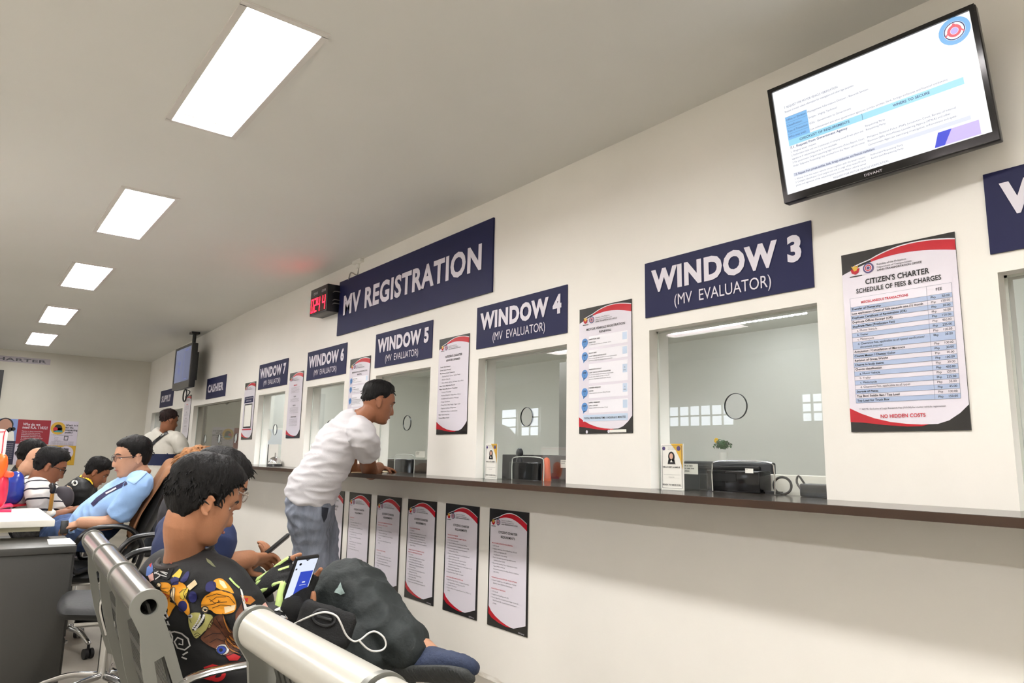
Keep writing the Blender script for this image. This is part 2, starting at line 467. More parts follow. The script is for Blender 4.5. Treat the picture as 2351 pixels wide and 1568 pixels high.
# panes: speech hole and paper slot cut out
WN = {'supply': 'the supply counter', 'cashier': 'the cashier counter', 'seven': 'WINDOW 7', 'six': 'WINDOW 6', 'five': 'WINDOW 5', 'four': 'WINDOW 4', 'three': 'WINDOW 3', 'two': 'the service window at the right edge'}
YG = 2.458
def circ(cx, cz, r, n=32): return [(cx + r * math.cos(2 * math.pi * i / n), cz + r * math.sin(2 * math.pi * i / n)) for i in range(n)]
M_wfr = mat('pane_channel', (196, 200, 192), .4)
for nm, a, b_ in OPEN:
    w = b_ - a
    cs = [(a + .5 * w, 1.40)] if nm != 'cashier' else [(a + .22 * w, 1.33), (a + .53 * w, 1.33), (a + .85 * w, 1.33)]
    hs = [circ(x, z, .052) for x, z in cs]
    slots = [(a + .62 * w - .17, a + .62 * w + .17)] if nm in ('three', 'four', 'five', 'six', 'two') else []
    if nm == 'three': slots = [(-1.80, -1.52)]
    if nm == 'four': slots = [(-3.13, -2.86)]
    if nm == 'five': slots = [(-4.47, -4.2)]
    for s0, s1 in slots:
        r = .03; z0, z1 = ZT + .004, ZT + .125
        ring = [(s0, z0), (s1, z0)] + [(s1 - r + r * math.cos(g), z1 - r + r * math.sin(g)) for g in [i * math.pi / 12 for i in range(7)]] + [(s0 + r + r * math.cos(g), z1 - r + r * math.sin(g)) for g in [math.pi / 2 + i * math.pi / 12 for i in range(7)]]
        hs.append(ring)
    me = poly([(a + .001, ZT + .001), (b_ - .001, ZT + .001), (b_ - .001, ZO - .001), (a + .001, ZO - .001)], hs, .006)
    me.transform(Matrix(((1, 0, 0, 0), (0, 0, 1, YG), (0, 1, 0, 0), (0, 0, 0, 1))))
    t = empty('glass_pane', ((a + b_) / 2, YG, ZT), 'pane with round speech hole at ' + WN[nm] if nm != 'cashier' else 'wide smoky glass pane with three speech holes at the cashier counter', 'glass pane', 'service window panes')
    link('glass', me, M_glass2 if nm == 'cashier' else M_glass, t)
    m = MB()
    for x, z in cs: m.cyl((x, YG - .0006, z), (x, YG + .0066, z), .0528, 36, hole=.0508)
    m.out('hole_rim', M_gedge, t)
    if slots:
        m = MB()
        for s0, s1 in slots:
            m.tube([(s0, YG + .003, ZT + .003), (s0, YG + .003, ZT + .09), (s0 + .03, YG + .003, ZT + .123), (s1 - .03, YG + .003, ZT + .123), (s1, YG + .003, ZT + .09), (s1, YG + .003, ZT + .003)], .0028, 6, 4)
        m.out('slot_rim', M_steel if nm == 'three' else M_wfr, t)
    m = MB()
    m.box((a, YG - .006, ZT), (a + .008, YG - .001, ZO)); m.box((b_ - .008, YG - .006, ZT), (b_, YG - .001, ZO)); m.box((a, YG - .006, ZO - .008), (b_, YG - .001, ZO))
    m.out('channel', M_wfr, t)
# ------------------------------------------------------------------ signs above the windows
def wall_face(x0, x1, z0, z1, th=.006): return Face((x0, YW - th - .0005, z0), (1, 0, 0), (0, 0, 1), x1 - x0, z1 - z0)
def panel(name, x0, x1, z0, z1, m, label, cat, group=None, th=.006):
    t = empty(name, ((x0 + x1) / 2, YW - .001, z0), label, cat, group)
    MB().box((x0, YW - th, z0), (x1, YW - .0005, z1)).out('board', m, t)
    return t, wall_face(x0, x1, z0, z1, th)
NAMES = {'sign_letter': 'lettering', 'ink_black': 'black_lettering', 'ink_grey': 'grey_lettering', 'ink_red': 'red_lettering', 'poster_red': 'red_pattern', 'poster_black': 'black_pattern', 'poster_white': 'white_pattern', 'table_blue': 'blue_pattern', 'table_line': 'line_pattern', 'step_blue': 'step_pattern', 'pale_blue': 'pale_blue_pattern', 'emblem_gold': 'emblem_print', 'seal_violet': 'seal_print', 'card_white': 'card_pattern', 'paper': 'panel_print', 'sign_navy': 'navy_print', 'card_portrait': 'portrait_print'}
def k4(*v): return [q * D for q in v]
def window_sign(x0, x1, z0, z1, big, small, label):
    t, f = panel('window_sign', x0, x1, z0, z1, M_navy, label, 'sign', 'signs over the service windows')
    if small:
        f.text(big, .5, .455, .38, M_letter, w=.9, align='c', bold=.05)
        f.text(small, .5, .13, .20, M_letter, w=.58, align='c')
    else: f.text(big, .5, .32, .36, M_letter, w=.80 if len(big) > 6 else .72, align='c', bold=.045)
    f.out(t, NAMES)
z0, z1 = HC + .2635 * D, HC + .369 * D
for x, n in ((-.871, 3), (-1.423, 4), (-1.968, 5), (-2.51, 6), (-3.041, 7)):
    window_sign(x * D, (x + .334) * D, z0, z1, 'WINDOW %d' % n, '(MV  EVALUATOR)', 'navy sign reading WINDOW %d (MV EVALUATOR) above its service window' % n)
window_sign(-3.845 * D, -3.513 * D, z0, z1, 'CASHIER', None, 'navy sign reading CASHIER above the wide cashier window')
window_sign(-4.895 * D, -4.56 * D, z0, z1, 'SUPPLY', None, 'dark sign reading SUPPLY at the far end of the wall')
window_sign(-.304 * D, .03 * D, z0, z1, 'WINDOW 2', '(MV  EVALUATOR)', 'navy window sign cut off at the right edge of the photo')
t, f = panel('banner_sign', -2.259 * D, -1.36 * D, HC + .4 * D, HC + .5905 * D, M_navy, 'large navy MV REGISTRATION banner high on the wall', 'sign', th=.012)
f.text('MV REGISTRATION', .5, .36, .35, M_letter, w=.9, align='c', bold=.035)
f.out(t, NAMES)

# ------------------------------------------------------------------ posters
def arc(f, a, b, n=16): return [(a + (b - a) * i / n, f(a + (b - a) * i / n)) for i in range(n + 1)]
def emblem(f, a, b, r):
    f.shape([(a - r / f.w * 1.0, b + r * .2 / f.h), (a + r / f.w, b + r * .2 / f.h), (a + r * .7 / f.w, b - r * .7 / f.h), (a, b - r * 1.05 / f.h), (a - r * .7 / f.w, b - r * .7 / f.h)], M_red, 5)
    f.shape([(a - r * .8 / f.w, b + r * .9 / f.h), (a - r * .15 / f.w, b + .6 * r / f.h), (a, b + 1.1 * r / f.h), (a + r * .2 / f.w, b + .6 * r / f.h), (a + r * .8 / f.w, b + .9 * r / f.h), (a + r * .35 / f.w, b - .2 * r / f.h), (a - r * .2 / f.w, b - .3 * r / f.h)], M_gold, 6)
    f.rect(a - r * 1.2 / f.w, b - r * 1.5 / f.h, a + r * 1.4 / f.w, b - r * 1.3 / f.h, M_ink, 5)
def seal(f, a, b, r):
    f.disc(a, b, r, M_seal, 5); f.disc(a, b, r * .72, M_white, 6); f.disc(a, b, r * .6, M_inkr, 7, hole=r * .42); f.disc(a, b, r * .3, M_seal, 7)
def charter(x0, x1, z0, z1, label, group, frame):
    t, f = panel('poster', x0, x1, z0, z1, M_black, label, 'poster', group, .005)
    lo, hi = (.035, .965) if frame else (0., 1.)
    # white field: arch above, bowl below
    if frame:
        top = lambda u: .865 + .085 * math.sin(math.pi * min(1, max(0, (u * .95 + .06))) ** 1.15) - .028 * u
        bot = [(lo, .165), (.1, .125), (.22, .09), (.36, .063), (.5, .045), (.62, .036), (.68, .036), (.82, .06), (hi, .085)]
        red_b = [(lo, .165), (lo, .10), (.12, .07), (.3, .045), (.48, .032), (.6, .034), (.62, .037)]
    else:
        top = lambda u: .875 + .075 * math.sin(math.pi * min(1, max(0, u * .78 + .02)) ** .9) - .012 * u
        bot = [(lo, .13), (.1, .10), (.22, .072), (.36, .05), (.5, .038), (.62, .033), (.75, .034), (.84, .05), (.93, .085), (hi, .125)]
        red_b = [(lo, .13), (lo, .055), (.12, .05), (.3, .035), (.5, .024), (.62, .024), (.68, .033)]
    ta = arc(top, hi, lo, 24)
    f.shape(bot + ta, M_white, 1)
    # red band over the arch on the right, thin white line above it
    up = lambda u: top(u) + .012 + .075 * max(0, u - .28) ** .8 * (1.0 - .55 * max(0, u - .55))
    f.shape(arc(top, .28, hi, 16) + arc(lambda u: up(u), hi, .28, 16), M_red, 2)
    f.shape(arc(lambda u: up(u), .1, hi, 16) + arc(lambda u: up(u) + .006, hi, .1, 16), M_white, 2)
    f.shape(red_b + bot[:6][::-1], M_red, 2)
    s = (x1 - x0)
    emblem(f, .12 if frame else .13, .885 if frame else .9, s * .045); seal(f, .245 if frame else .255, .888 if frame else .897, s * .05)
    for i, l in enumerate(['Republic of the Philippines', 'Department of Transportation', 'LAND TRANSPORTATION OFFICE']):
        f.text(l, .335, .903 - i * .0165, .0105, M_ink, bold=.02 if i == 2 else 0, maxw=.44)
    return t, f
def lines(f, rows, top, step, h=.0095, x=.1, w=.84):
    y = top
    for r in rows:
        if r is None: y -= step * .9; continue
        c = M_inkg; ind = 0; b = 0.
        if r[0] == '!': c = M_inkr; r = r[1:]; b = .008
        if r[0] == '*': c = M_ink; r = r[1:]; b = .008
        while r[0] == '>': ind += .05; r = r[1:]
        f.text(r, x + ind, y, h, c, bold=b, maxw=w - ind); y -= step
def head(f, a, b, y, h=.021):
    f.text(a, .5, y, h, M_ink, align='c', bold=.012, maxw=.72); f.text(b, .5, y - .038, h * .95, M_ink, align='c', bold=.012, maxw=.6)

low = [(-1.35, -1.207), (-1.537, -1.392), (-1.727, -1.581), (-1.908, -1.765), (-2.094, -1.948), (-2.275, -2.131)]
lowz = (HC - .375 * D, HC - .118 * D)
ctc = '1.  CTC Client ID'
bodies = [
 ['!MOTOR VEHICLE REGISTRATION (RENEWAL)', ctc, '2.  Original or photocopy of latest Official Receipt (OR), and', '>Certificate of Registration (CR)', '>(as applicable for online renewal)', '3.  Proof of valid and/or transmitted appropriate insurance', '>Certificate of Cover (COC)', '4.  Electronically transmitted Motor Vehicle Inspection System', '>Report (MVISR / PMVIC); or', '>Electronically transmitted Certificate of Emission Compliance', '>(CEC / PETC)', None, '!Additional requirement for FOR HIRE, TRUCKS, OR VANS', '1.  Original or certified copy of the valid franchise / Franchise', '>Extension / Permit SR OP with Official Receipt', None, '!ANNOTATION OF MORTGAGE', ctc, '2.  Original Certificate of Registration (CR)', '3.  One (1) copy of duly annotated chattel mortgage contract with', '>Official Receipt (OR), stamped and signed by the Register', '>of Deeds'],
 ['!TRANSFER OF OWNERSHIP', '!PRIVATE AND FOR HIRE (TAX EXEMPT VEHICLES)', ctc + ' of new owner', '2.  Original MV HPG Motor Vehicle Clearance Certificate', '3.  CTC accomplished Motor Vehicle Inspection Report (MVIR)', '4.  Proof of valid and/or transmitted appropriate insurance', '>Certificate of Cover (CTPL)', '5.  Photocopy of two valid government issued ID with photo and', '>signature of vendor and vendee', '6.  Certificate Confirmation of LTO vehicle if issued in a', '>different District / Extension Office, or if there are', '>discrepancies on the MV details or motor / serial number in the CR,', '>presented from Extension Office', '7.  Original Certificate of Registration (CR)', '8.  Original Deed of Sale / Transfer / Conveyance', None, '!ADDITIONAL REQUIREMENTS (IF FOR HIRE)', '9.  Original Deed of Sale / Transfer / Conveyance with assumption', '>of mortgage with bank conformity, in case of CM', '10.  Original OR CR of the unit', '11.  Original certificate of Dropping and Amended Form LTFRB, for hire', '>vehicles'],
 ['!CANCELLATION OF MORTGAGE', ctc, '2.  Original Certificate of Registration / Encumbrance (CR),', '>of discharge of mortgage (CM), and Official Receipt', '3.  Cancellation or discharge of Chattel Mortgage with', '>Release duly registered / signed by Register of Deeds', '4.  Original Official Receipt OR of issuing bank (issued by the', '>Register of Deeds)', None, '!CHANGE CLASSIFICATION (FROM FOR HIRE TO', '!PRIVATE OR FROM PRIVATE TO FOR HIRE)', ctc, '2.  Original Certificate of Registration (CR), certification', '>from the LTFRB on latest MV Registration', '3.  Amended (CM), as valid franchise, or Order and/or', '>Petition dropping, as stated in the application form', '>of change classification', '4.  Proof of valid and/or transmitted appropriate insurance', '>Certificate of Cover (CTPL)', '5.  CTC accomplished Motor Vehicle Inspection', '>Inspection Report (MVIR)', '6.  Additional Deed of Sale with Official Receipt (OR)', '7.  Original Amendment of PA (if Petition of Conveyance/MV)'],
 ['!DUPLICATE (LOST / DAMAGED MV REGISTRATION', '!CERTIFICATE or OFFICIAL RECEIPT)', ctc, '2.  Original Affidavit of Loss / Mutilation (if CR/OR lost)', '>executed by the registered owner', '>The owner acknowledged LTO by Insurance Company or', '>employer', '3.  CTC accomplished Motor Vehicle Inspection Report', '>(MVIR)', None, None, '!CHANGE OF ENGINE / CHASSIS', ctc, '2.  Original Affidavit of CR as change of engine or chassis', '3.  Motor Vehicle Inspection Report with MVIR, as attached', '>with appropriate changes or modifications', '4.  CTC accomplished Motor Vehicle Inspection Report', '>(MVIR)'],
 ['!CHANGE COLOR', ctc, '2.  Original Certificate of Registration (CR) with latest', '>Registration Official Receipt (OR)', '3.  Duly accomplished MVIR from authorized MV Inspection', '>Center (MVIC)', '4.  Proof of valid and/or transmitted appropriate insurance', '>Certificate of Cover (CTPL)', '5.  Duly accomplished Motor Vehicle Inspection Report', '>(MVIR)', '6.  Request with Official of transfer, certified by LTFRB, or', '>motor with Official Receipt', '7.  Valid ID of Registered owner', '8.  Valid MV Insurance / Certificate of Coverage'],
 ['!CHANGE BODY DESIGN', ctc, '2.  Duly accomplished MVIR', '3.  Original CR with Official Receipt', '4.  Certificate of Cover', '5.  MVIR with approved']]
llab = ['rightmost of the requirements posters below the counter, motor vehicle registration renewal', 'requirements poster below the counter headed transfer of ownership, second from the right', 'requirements poster below the counter headed cancellation of mortgage, third from the right', 'greyer requirements poster below the counter, fourth from the right', 'requirements poster below the counter just above the seated man\'s raised knee', 'requirements poster below the counter half hidden behind the standing man\'s jeans']
for i, (a, b_) in enumerate(low):
    t, f = charter(a * D, b_ * D, *lowz, llab[i], 'requirements posters below the counter', True)
    head(f, "CITIZEN'S CHARTER", 'REQUIREMENTS', .795)
    lines(f, bodies[i], .70, .0245 if i < 3 else .028, .0105)
    f.text('CSM Survey', .8, .0115, .012, M_letter, maxw=.17)
    f.out(t, NAMES)

uz = (HC + .052 * D, HC + .305 * D)
# fees
t, f = charter(-.493 * D, -.342 * D, HC + .0445 * D, HC + .303 * D, "large CITIZEN'S CHARTER poster listing the schedule of fees and charges", 'posters between the windows', False)
f.text("CITIZEN'S CHARTER", .5, .808, .030, M_ink, align='c', w=.56, bold=.025)
f.text('SCHEDULE OF FEES & CHARGES', .5, .765, .026, M_ink, align='c', w=.74, bold=.02)
fees = [('*Transfer of Ownership', '50.00'), ('*Late application (Deed of Sale exceeds one (1) month', '150.00'), ('*Duplicate Certificate of Registration (CR)', '30.00'), ('*Duplicate Official Receipt (OR)', '30.00'), ('*Duplicate Plate (Production Fee)', '150.00'), ('a. Motor Vehicle', '450.00'), ('b. Trailer', '225.00'), ('c. Motorcycle', '120.00'), ('d. Clearance Fee, applicable to all types/ verification/', '30.00'), ('*Annotation / Cancellation of Mortgage', '100.00'), ('*Change Motor / Chassis/ Color', '30.00'), ('*Revision of Gross Weight', '30.00'), ('*Change in body design', '100.00'), ('*Change classification', '30.00'), ('a. Motor Vehicle', '450.00'), ('b. Trailer', '120.00'), ('c. Motorcycle', '225.00'), ('d. Clearance Fee, applicable to all types', '30.00'), ('*Storage of Plates', '45.00'), ('*Top Box/ Saddle Bag / Top Load', '100.00'), ('*Top Load for Truck Box', '150.00')]
y = .690; hrow = .0245; xl, xr, xm = .065, .945, .745
f.rect(xl, .690, xr, .740, M_white, 3)
f.text('MISCELLANEOUS TRANSACTIONS', .38, .705, .0135, M_inkr, align='c', bold=.03, maxw=.42); f.text('FEE', .845, .710, .0145, M_ink, align='c', bold=.02)
for i, (n, p) in enumerate(fees):
    hh = hrow * (1.75 if i == 8 else 1)
    if i % 2 == 0: f.rect(xl, y - hh, xr, y, M_pblue, 3)
    f.rect(xl, y - .0006, xr, y + .0006, M_pline, 4)
    bl = n[0] == '*'; n = n.strip('*')
    f.text(n, xl + (.012 if bl else .05), y - .0175, .0118, M_ink, bold=.02 if bl else 0, maxw=.66)
    if i == 8: f.text('document request', xl + .07, y - .0365, .0118, M_ink)
    f.text('Php', .775, y - .0175, .0118, M_ink); f.text(p, .925, y - .0175, .0118, M_ink, align='r')
    y -= hh
for x in (xl, xm, xr): f.rect(x - .0012, y, x + .0012, .740, M_pline, 4)
for q in (y, .740): f.rect(xl, q - .0006, xr, q + .0006, M_pline, 4)
f.text('** NOTE: Exclusive of Legal Research Fee (P10.00) for motor vehicle registration', .09, .118, .0095, M_inkg, maxw=.8)
f.text('NO HIDDEN COSTS', .47, .072, .019, M_inkr, align='c', w=.38, bold=.02)
f.out(t, NAMES)
# registration renewal steps, twice
M_card = mat('card_white', (244, 242, 248), .25)
def steps(x0, label):
    t, f = charter(x0 * D, (x0 + .1445) * D, HC + .0495 * D, HC + .307 * D, label, 'posters between the windows', False)
    f.text('MOTOR VEHICLE REGISTRATION', .52, .815, .018, M_ink, align='c', w=.74, bold=.015); f.text('RENEWAL', .52, .782, .018, M_ink, align='c', w=.23, bold=.015)
    rows = [(.765, .675, 'INSPECTION AREA', ['INSPECTORS', 'Conducts physical inspection of motor vehicle'], 4), (.655, .565, 'FRONT DESK', ['CLIENT SERVICE OFFICER PACD', 'Gives routing slip with checklist and issues queue number', 'and acknowledgement receipt of the transaction'], 1), (.545, .39, 'WINDOWS 3-4-5-6-7', ['CLIENT SERVICE OFFICER EVALUATORS', 'Receives the complete documentary requirements', 'Encodes name, details and files to client ID', 'Generates Application Confirmation Number'], 5), (.37, .275, 'CASHIER WINDOW', ['CASHIER', 'Collects payment and issues Official Receipt'], 1), (.255, .16, 'SUPPLY WINDOW', ['SUPPLY OFFICER', 'Releases validated license plates (if any)'], 1)]
    for i, (b1, b0, hd, ls, k) in enumerate(rows):
        f.rect(.2, b0, .93, b1, M_card, 2)
        cy = (b0 + b1) / 2
        f.disc(.115, cy, .062 * f.w, M_step, 3, ry=.064 * f.w)
        f.shape([(.085, cy - .03), (.14, cy - .03), (.085, cy - .052)], M_step, 3)
        f.text('STEP', .115, cy + .004, .012, M_ink, align='c', bold=.02); f.text(str(i + 1), .115, cy - .016, .012, M_ink, align='c')
        f.rect(.84, cy - .018 if i in (2, 3) else b0 + .025, .92, b1 - .01 if i not in (2, 3) else cy + .045, M_lblue, 3)
        if i in (2, 3): f.text('15', .88, cy + .016, .01, M_ink, align='c'); f.text('MINS.', .88, cy - .004, .008, M_ink, align='c')
        yy = b1 - .03 if i < 2 else cy + .028
        f.text(hd, .2, yy, .0105, M_ink, bold=.02)
        for j, l in enumerate(ls): f.text(l, .2, yy - .024 - .017 * j, .0095, M_ink if j == 0 else M_inkg, bold=.015 if j == 0 else 0, maxw=.62)
        for j in range(k): f.rect(.60 + .02 * (j % 2), b1 - .022 - .0155 * j, .81, b1 - .0145 - .0155 * j, M_inkg, 4) if False else None
    f.rect(.085, .095, .925, .145, M_lblue, 3)
    f.text('TOTAL PROCESSING TIME: 1 HOUR & 15 MINUTES', .5, .112, .015, M_ink, align='c', w=.78, bold=.012)
    f.rect(.6, .005, .9, .027, M_paper, 4); f.disc(.16, .014, .022 * f.w, M_letter, 3); f.disc(.58, .014, .022 * f.w, M_letter, 3)
    f.out(t, NAMES)
steps(-1.0505, 'registration renewal poster with blue step circles between WINDOW 3 and WINDOW 4')
steps(-2.1435, 'registration renewal poster with blue step circles partly behind the standing man\'s head')
# services offered
t, f = charter(-1.596 * D, -1.4545 * D, HC + .055 * D, HC + .309 * D, "CITIZEN'S CHARTER services offered poster between WINDOW 4 and WINDOW 5", 'posters between the windows', False)
f.text("CITIZEN'S CHARTER", .52, .79, .022, M_ink, align='c', w=.56, bold=.02); f.text('SERVICES OFFERED', .5, .75, .02, M_ink, align='c', w=.46, bold=.02)
lines(f, ['*Student Permit Issuance', "*Driver's License Renewal", '*Miscellaneous License Transactions', ">- Duplicate Driver's License / Student Permit", '>- Revision of Records', '>- Name (Middle), Address, Civil Status, Date of Birth', '*Motor Vehicle Registration Renewal', '*Motor Vehicle Miscellaneous Transactions', '>- Transfer of Ownership', '>- Revision of Records / Change Name, Address', '>- Annotation and Cancellation of Mortgage', '>- Change Classification', '>- Change Motor, Body, Weight / Engine / Color', '>- Duplicate Certificate of Registration', '>- Replacement of lost or mutilated plates', '*Motor Vehicle Inspection', '*Storage of Motor Vehicle'], .69, .033, .014, .08, .82)
f.out(t, NAMES)
# mandate / vision / mission / pledge
def pledge(x0, w, label, full=True):
    t, f = charter(x0 * D, (x0 + w) * D, HC + .0545 * D, HC + .3045 * D, label, 'posters between the windows', False)
    y = .79
    for hd, n in (('MANDATE', 5), ('VISION', 3), ('MISSION', 5), ('SERVICE PLEDGE', 6)):
        f.text(hd, .5, y, .02, M_inkr if hd == 'MANDATE' else M_ink, align='c', bold=.03, maxw=.6); y -= .03
        for j in range(n):
            l = {'M': 'The Land Transportation Office is tasked to register motor', 'V': 'A frontline government agency showcasing fast and efficient', 'S': 'We, the officials and employees, commit to serve you'}[hd[0]] if j % 2 == 0 else 'vehicles, issue licenses and permits, enforce traffic laws'
            f.text(l, .5, y, .0105, M_inkg, align='c', maxw=.8); y -= .0185
        y -= .05
    f.out(t, NAMES)
pledge(-2.678, .136, 'narrow poster with four text headings between WINDOW 6 and WINDOW 7')
pledge(-4.27, .135, 'narrow poster at the far end beside the supply counter')
t, f = charter(-3.217 * D, -3.075 * D, HC + .053 * D, HC + .303 * D, 'poster with a framed panel and navy title between WINDOW 7 and the cashier', 'posters between the windows', False)
f.rect(.08, .64, .9, .75, M_navy, 3)
f.text('CUSTOMER SATISFACTION', .49, .71, .022, M_letter, align='c', w=.72); f.text('SURVEY FORM', .49, .665, .022, M_letter, align='c', w=.5)
f.rect(.13, .2, .85, .62, M_ink, 3); f.rect(.17, .225, .81, .6, M_paper, 4); f.rect(.05, .165, .9, .185, M_inkr, 3)
f.out(t, NAMES)

# ------------------------------------------------------------------ far wall
class FarFace(Face): pass
def far_face(a, b, c, d):  # y0, y1 (left to right on the photo), z0, z1
    return Face((XF + .0065, a, c), (0, 1, 0), (0, 0, 1), b - a, d - c)
def far_panel(name, y0, y1, z0, z1, m, label, cat):
    t = empty(name, (XF + .003, (y0 + y1) / 2, z0), label, cat)
    MB().box((XF + .0005, y0, z0), (XF + .006, y1, z1)).out('board', m, t)
    return t, far_face(y0, y1, z0, z1)
M_grey = mat('sign_grey', (178, 170, 178), .5)
t, f = far_panel('wall_sign', -.62, 1.01, 2.42, 2.505, M_grey, "long narrow grey CITIZEN'S CHARTER sign high on the far wall", 'sign')
f.text("CITIZEN'S CHARTER", .5, .25, .5, M_inkg, w=.94, align='c', bold=.02); f.out(t, NAMES)
t = empty('notice_board', (XF + .02, .1, 1.65), 'black framed board cut off at the left edge on the far wall', 'board')
MB().box((XF + .0005, -.5, 1.62), (XF + .03, .455, 2.29)).out('frame', M_plastic_black, t)
MB().box((XF + .03, -.46, 1.66), (XF + .032, .415, 2.25)).out('screen', M_gloss_black, t)
M_pred = mat('poster_crimson', (150, 26, 44), .4); M_pnavy = mat('poster_navy', (34, 32, 62), .4); M_pyel = mat('poster_yellow', (206, 162, 44), .4); M_pale = mat('poster_pale', (208, 200, 214), .4); M_pskyb = mat('poster_sky', (128, 150, 206), .4); M_pskin = mat('poster_skin', (186, 140, 120), .5)
M_teal = mat('poster_teal', (60, 150, 160), .4)
t, f = far_panel('information_poster', -.30, 1.472, .93, 1.588, M_pale, 'large colourful anti red tape information poster on the far wall', 'poster')
f.rect(.66, .47, .845, 1, M_pred, 1) if False else None
U = lambda px: (px / 6.03 - 0) # px in the 1568 crop -> photo px
def uy(px): return (at(px, 1010, x=XF).y + .30) / 1.772
u1, u2, u3, u4 = uy(36), uy(43), uy(109), uy(112)
f.rect(0, 0, u1, .52, M_pnavy, 1); f.rect(0, .52, u2, 1, M_pskyb, 1); f.rect(u1, .46, u4, 1, M_pred, 2); f.rect(uy(107), 0, 1, .44, M_pyel, 1)
f.disc(uy(7), .87, .1, M_ink, 2); f.disc(uy(7), .83, .085, M_pskin, 3, ry=.11); f.shape([(uy(0), .52), (uy(33), .52), (uy(29), .72), (uy(16), .78), (uy(0), .74)], M_paper, 3); f.disc(uy(20), .77, .03, M_ink, 4); f.disc(uy(27), .78, .028, M_ink, 4)
f.text('Why do we', uy(48), .87, .06, M_letter, w=uy(88) - uy(48), bold=.02); f.text('need R.A. 11032?', uy(48), .80, .06, M_letter, w=uy(106) - uy(48), bold=.02)
for i, l in enumerate(['This law is about streamlining', 'and improving the current', 'systems and procedures of', 'government services. It aims', 'to reduce processing time, cut', 'bureaucratic red tape, and', 'eliminate corrupt practices.']): f.text(l, uy(47), .73 - i * .038, .024, M_letter, maxw=uy(105) - uy(47))
for i in range(8): f.text('The law covers all government offices and agencies', uy(8), .45 - i * .045, .018, M_letter, maxw=uy(32) - uy(8))
f.disc(uy(130), .83, .095, M_gold, 3); f.rect(uy(120), .75, uy(140), .84, M_ink, 4); f.disc(uy(130), .84, .05, M_ink, 4); f.rect(uy(122), .74, uy(141), .78, M_teal, 5); f.disc(uy(124), .81, .03, M_inkr, 5)
for i, l in enumerate(["What's in it", 'for the', 'transacting', 'public?']): f.text(l, uy(147), .89 - i * .055, .038, M_ink, bold=.03, maxw=uy(176) - uy(148))
f.text('1. Faster processing requirements for:', uy(117), .67, .02, M_ink, maxw=.3)
for i, l in enumerate(['Services', 'Permits', 'Certifications']): f.text(l, uy(124), .62 - i * .04, .018, M_inkg)
f.rect(uy(146), .56, uy(156), .66, M_inkg, 3); f.rect(uy(147.5), .575, uy(154.5), .645, M_pale, 4)
for i in range(4): f.text('2. Simplified steps and lower cost for all applicants', uy(117), .52 - i * .024, .016, M_inkg, maxw=uy(172) - uy(117))
f.disc(uy(154), .28, .10, M_pale, 3); f.shape([(uy(143), .28), (uy(154), .21), (uy(166), .28), (uy(156), .33)], M_ink, 4); f.rect(uy(149), .28, uy(160), .38, M_inkg, 5)
f.text('What are required', uy(118), .37, .025, M_ink, bold=.03); f.text('under this law?', uy(118), .10, .025, M_inkg)
f.out(t, {'poster_crimson': 'red_pattern', 'poster_navy': 'navy_pattern', 'poster_yellow': 'yellow_pattern', 'poster_sky': 'blue_pattern', 'sign_letter': 'white_lettering', 'ink_black': 'black_lettering', 'poster_skin': 'portrait_print', 'emblem_gold': 'sun_print', 'paper': 'portrait_shirt_print', 'ink_grey': 'grey_lettering', 'poster_pale': 'white_pattern', 'ink_red': 'red_print', 'poster_teal': 'teal_print'})
# ------------------------------------------------------------------ televisions, clock, outlet
def basis(o, u, v):
    u = Vector(u).normalized(); n = u.cross(Vector(v)).normalized(); v = n.cross(u)
    return Matrix(((u.x, v.x, n.x, o[0]), (u.y, v.y, n.y, o[1]), (u.z, v.z, n.z, o[2]), (0, 0, 0, 1)))
M_screen = mat('screen_white', (252, 253, 255), .3, emit=.76, glow=True)
M_sblue = mat('screen_blue', (132, 190, 240), .3, emit=.73, glow=True)
M_scyan = mat('screen_cyan', (160, 222, 244), .3, emit=.73, glow=True)
M_stext = mat('screen_text', (70, 78, 120), .4, emit=.73, glow=True)
M_sgrey = mat('screen_grey', (222, 226, 238), .4, emit=.73, glow=True)
M_sdeep = mat('screen_deep_blue', (40, 60, 215), .4, emit=.73, glow=True)
M_slil = mat('screen_lilac', (204, 186, 244), .4, emit=.73, glow=True)
M_sred = mat('screen_red', (240, 110, 120), .4, emit=.73, glow=True)
SN = {'screen_white': 'screen', 'screen_blue': 'blue_pattern', 'screen_cyan': 'cyan_pattern', 'screen_text': 'screen_text', 'screen_grey': 'line_pattern', 'screen_deep_blue': 'blue_print', 'screen_lilac': 'lilac_print', 'screen_red': 'emblem_print'}
P0, P1_, P3 = at(1769.2, 205, y=2.135), None, None
TVo = Vector((-1.275, 2.198, 2.078)); TVu = (Vector((-.641, 2.27, 2.114)) - TVo + Vector((-.647, 2.223, 2.531)) - Vector((-1.281, 2.15, 2.496))) / 2
TVv = (Vector((-1.281, 2.15, 2.496)) - TVo + Vector((-.647, 2.223, 2.531)) - Vector((-.641, 2.27, 2.114))) / 2
Mt = basis(TVo, TVu, TVv); w, h = TVu.length, TVv.length
t = empty('television', (-.96, 2.3, 2.28), 'large wall television showing a motor vehicle verification page', 'television')
m = MB(); m.box((-.002, -.002, -.042), (w + .002, h + .002, -.006), Mt, .004); m.box((.06, .05, -.095), (w - .06, h - .06, -.04), Mt, .012)
m.out('case', M_plastic_black, t, smooth=True)
m = MB()
for q in ((0, h - .014, w, h), (0, 0, w, .026), (0, .026, .014, h - .014), (w - .014, .026, w, h - .014)): m.box((q[0], q[1], -.006), (q[2], q[3], .003), Mt)
m.out('bezel', M_gloss_black, t)
m = MB(); m.box((w * .3, h * .3, -.2), (w * .7, h * .7, -.09), Mt); m.v = [Vector((v.x, min(v.y, 2.399), v.z)) for v in m.v]; m.out('wall_bracket', M_plastic_black, t)
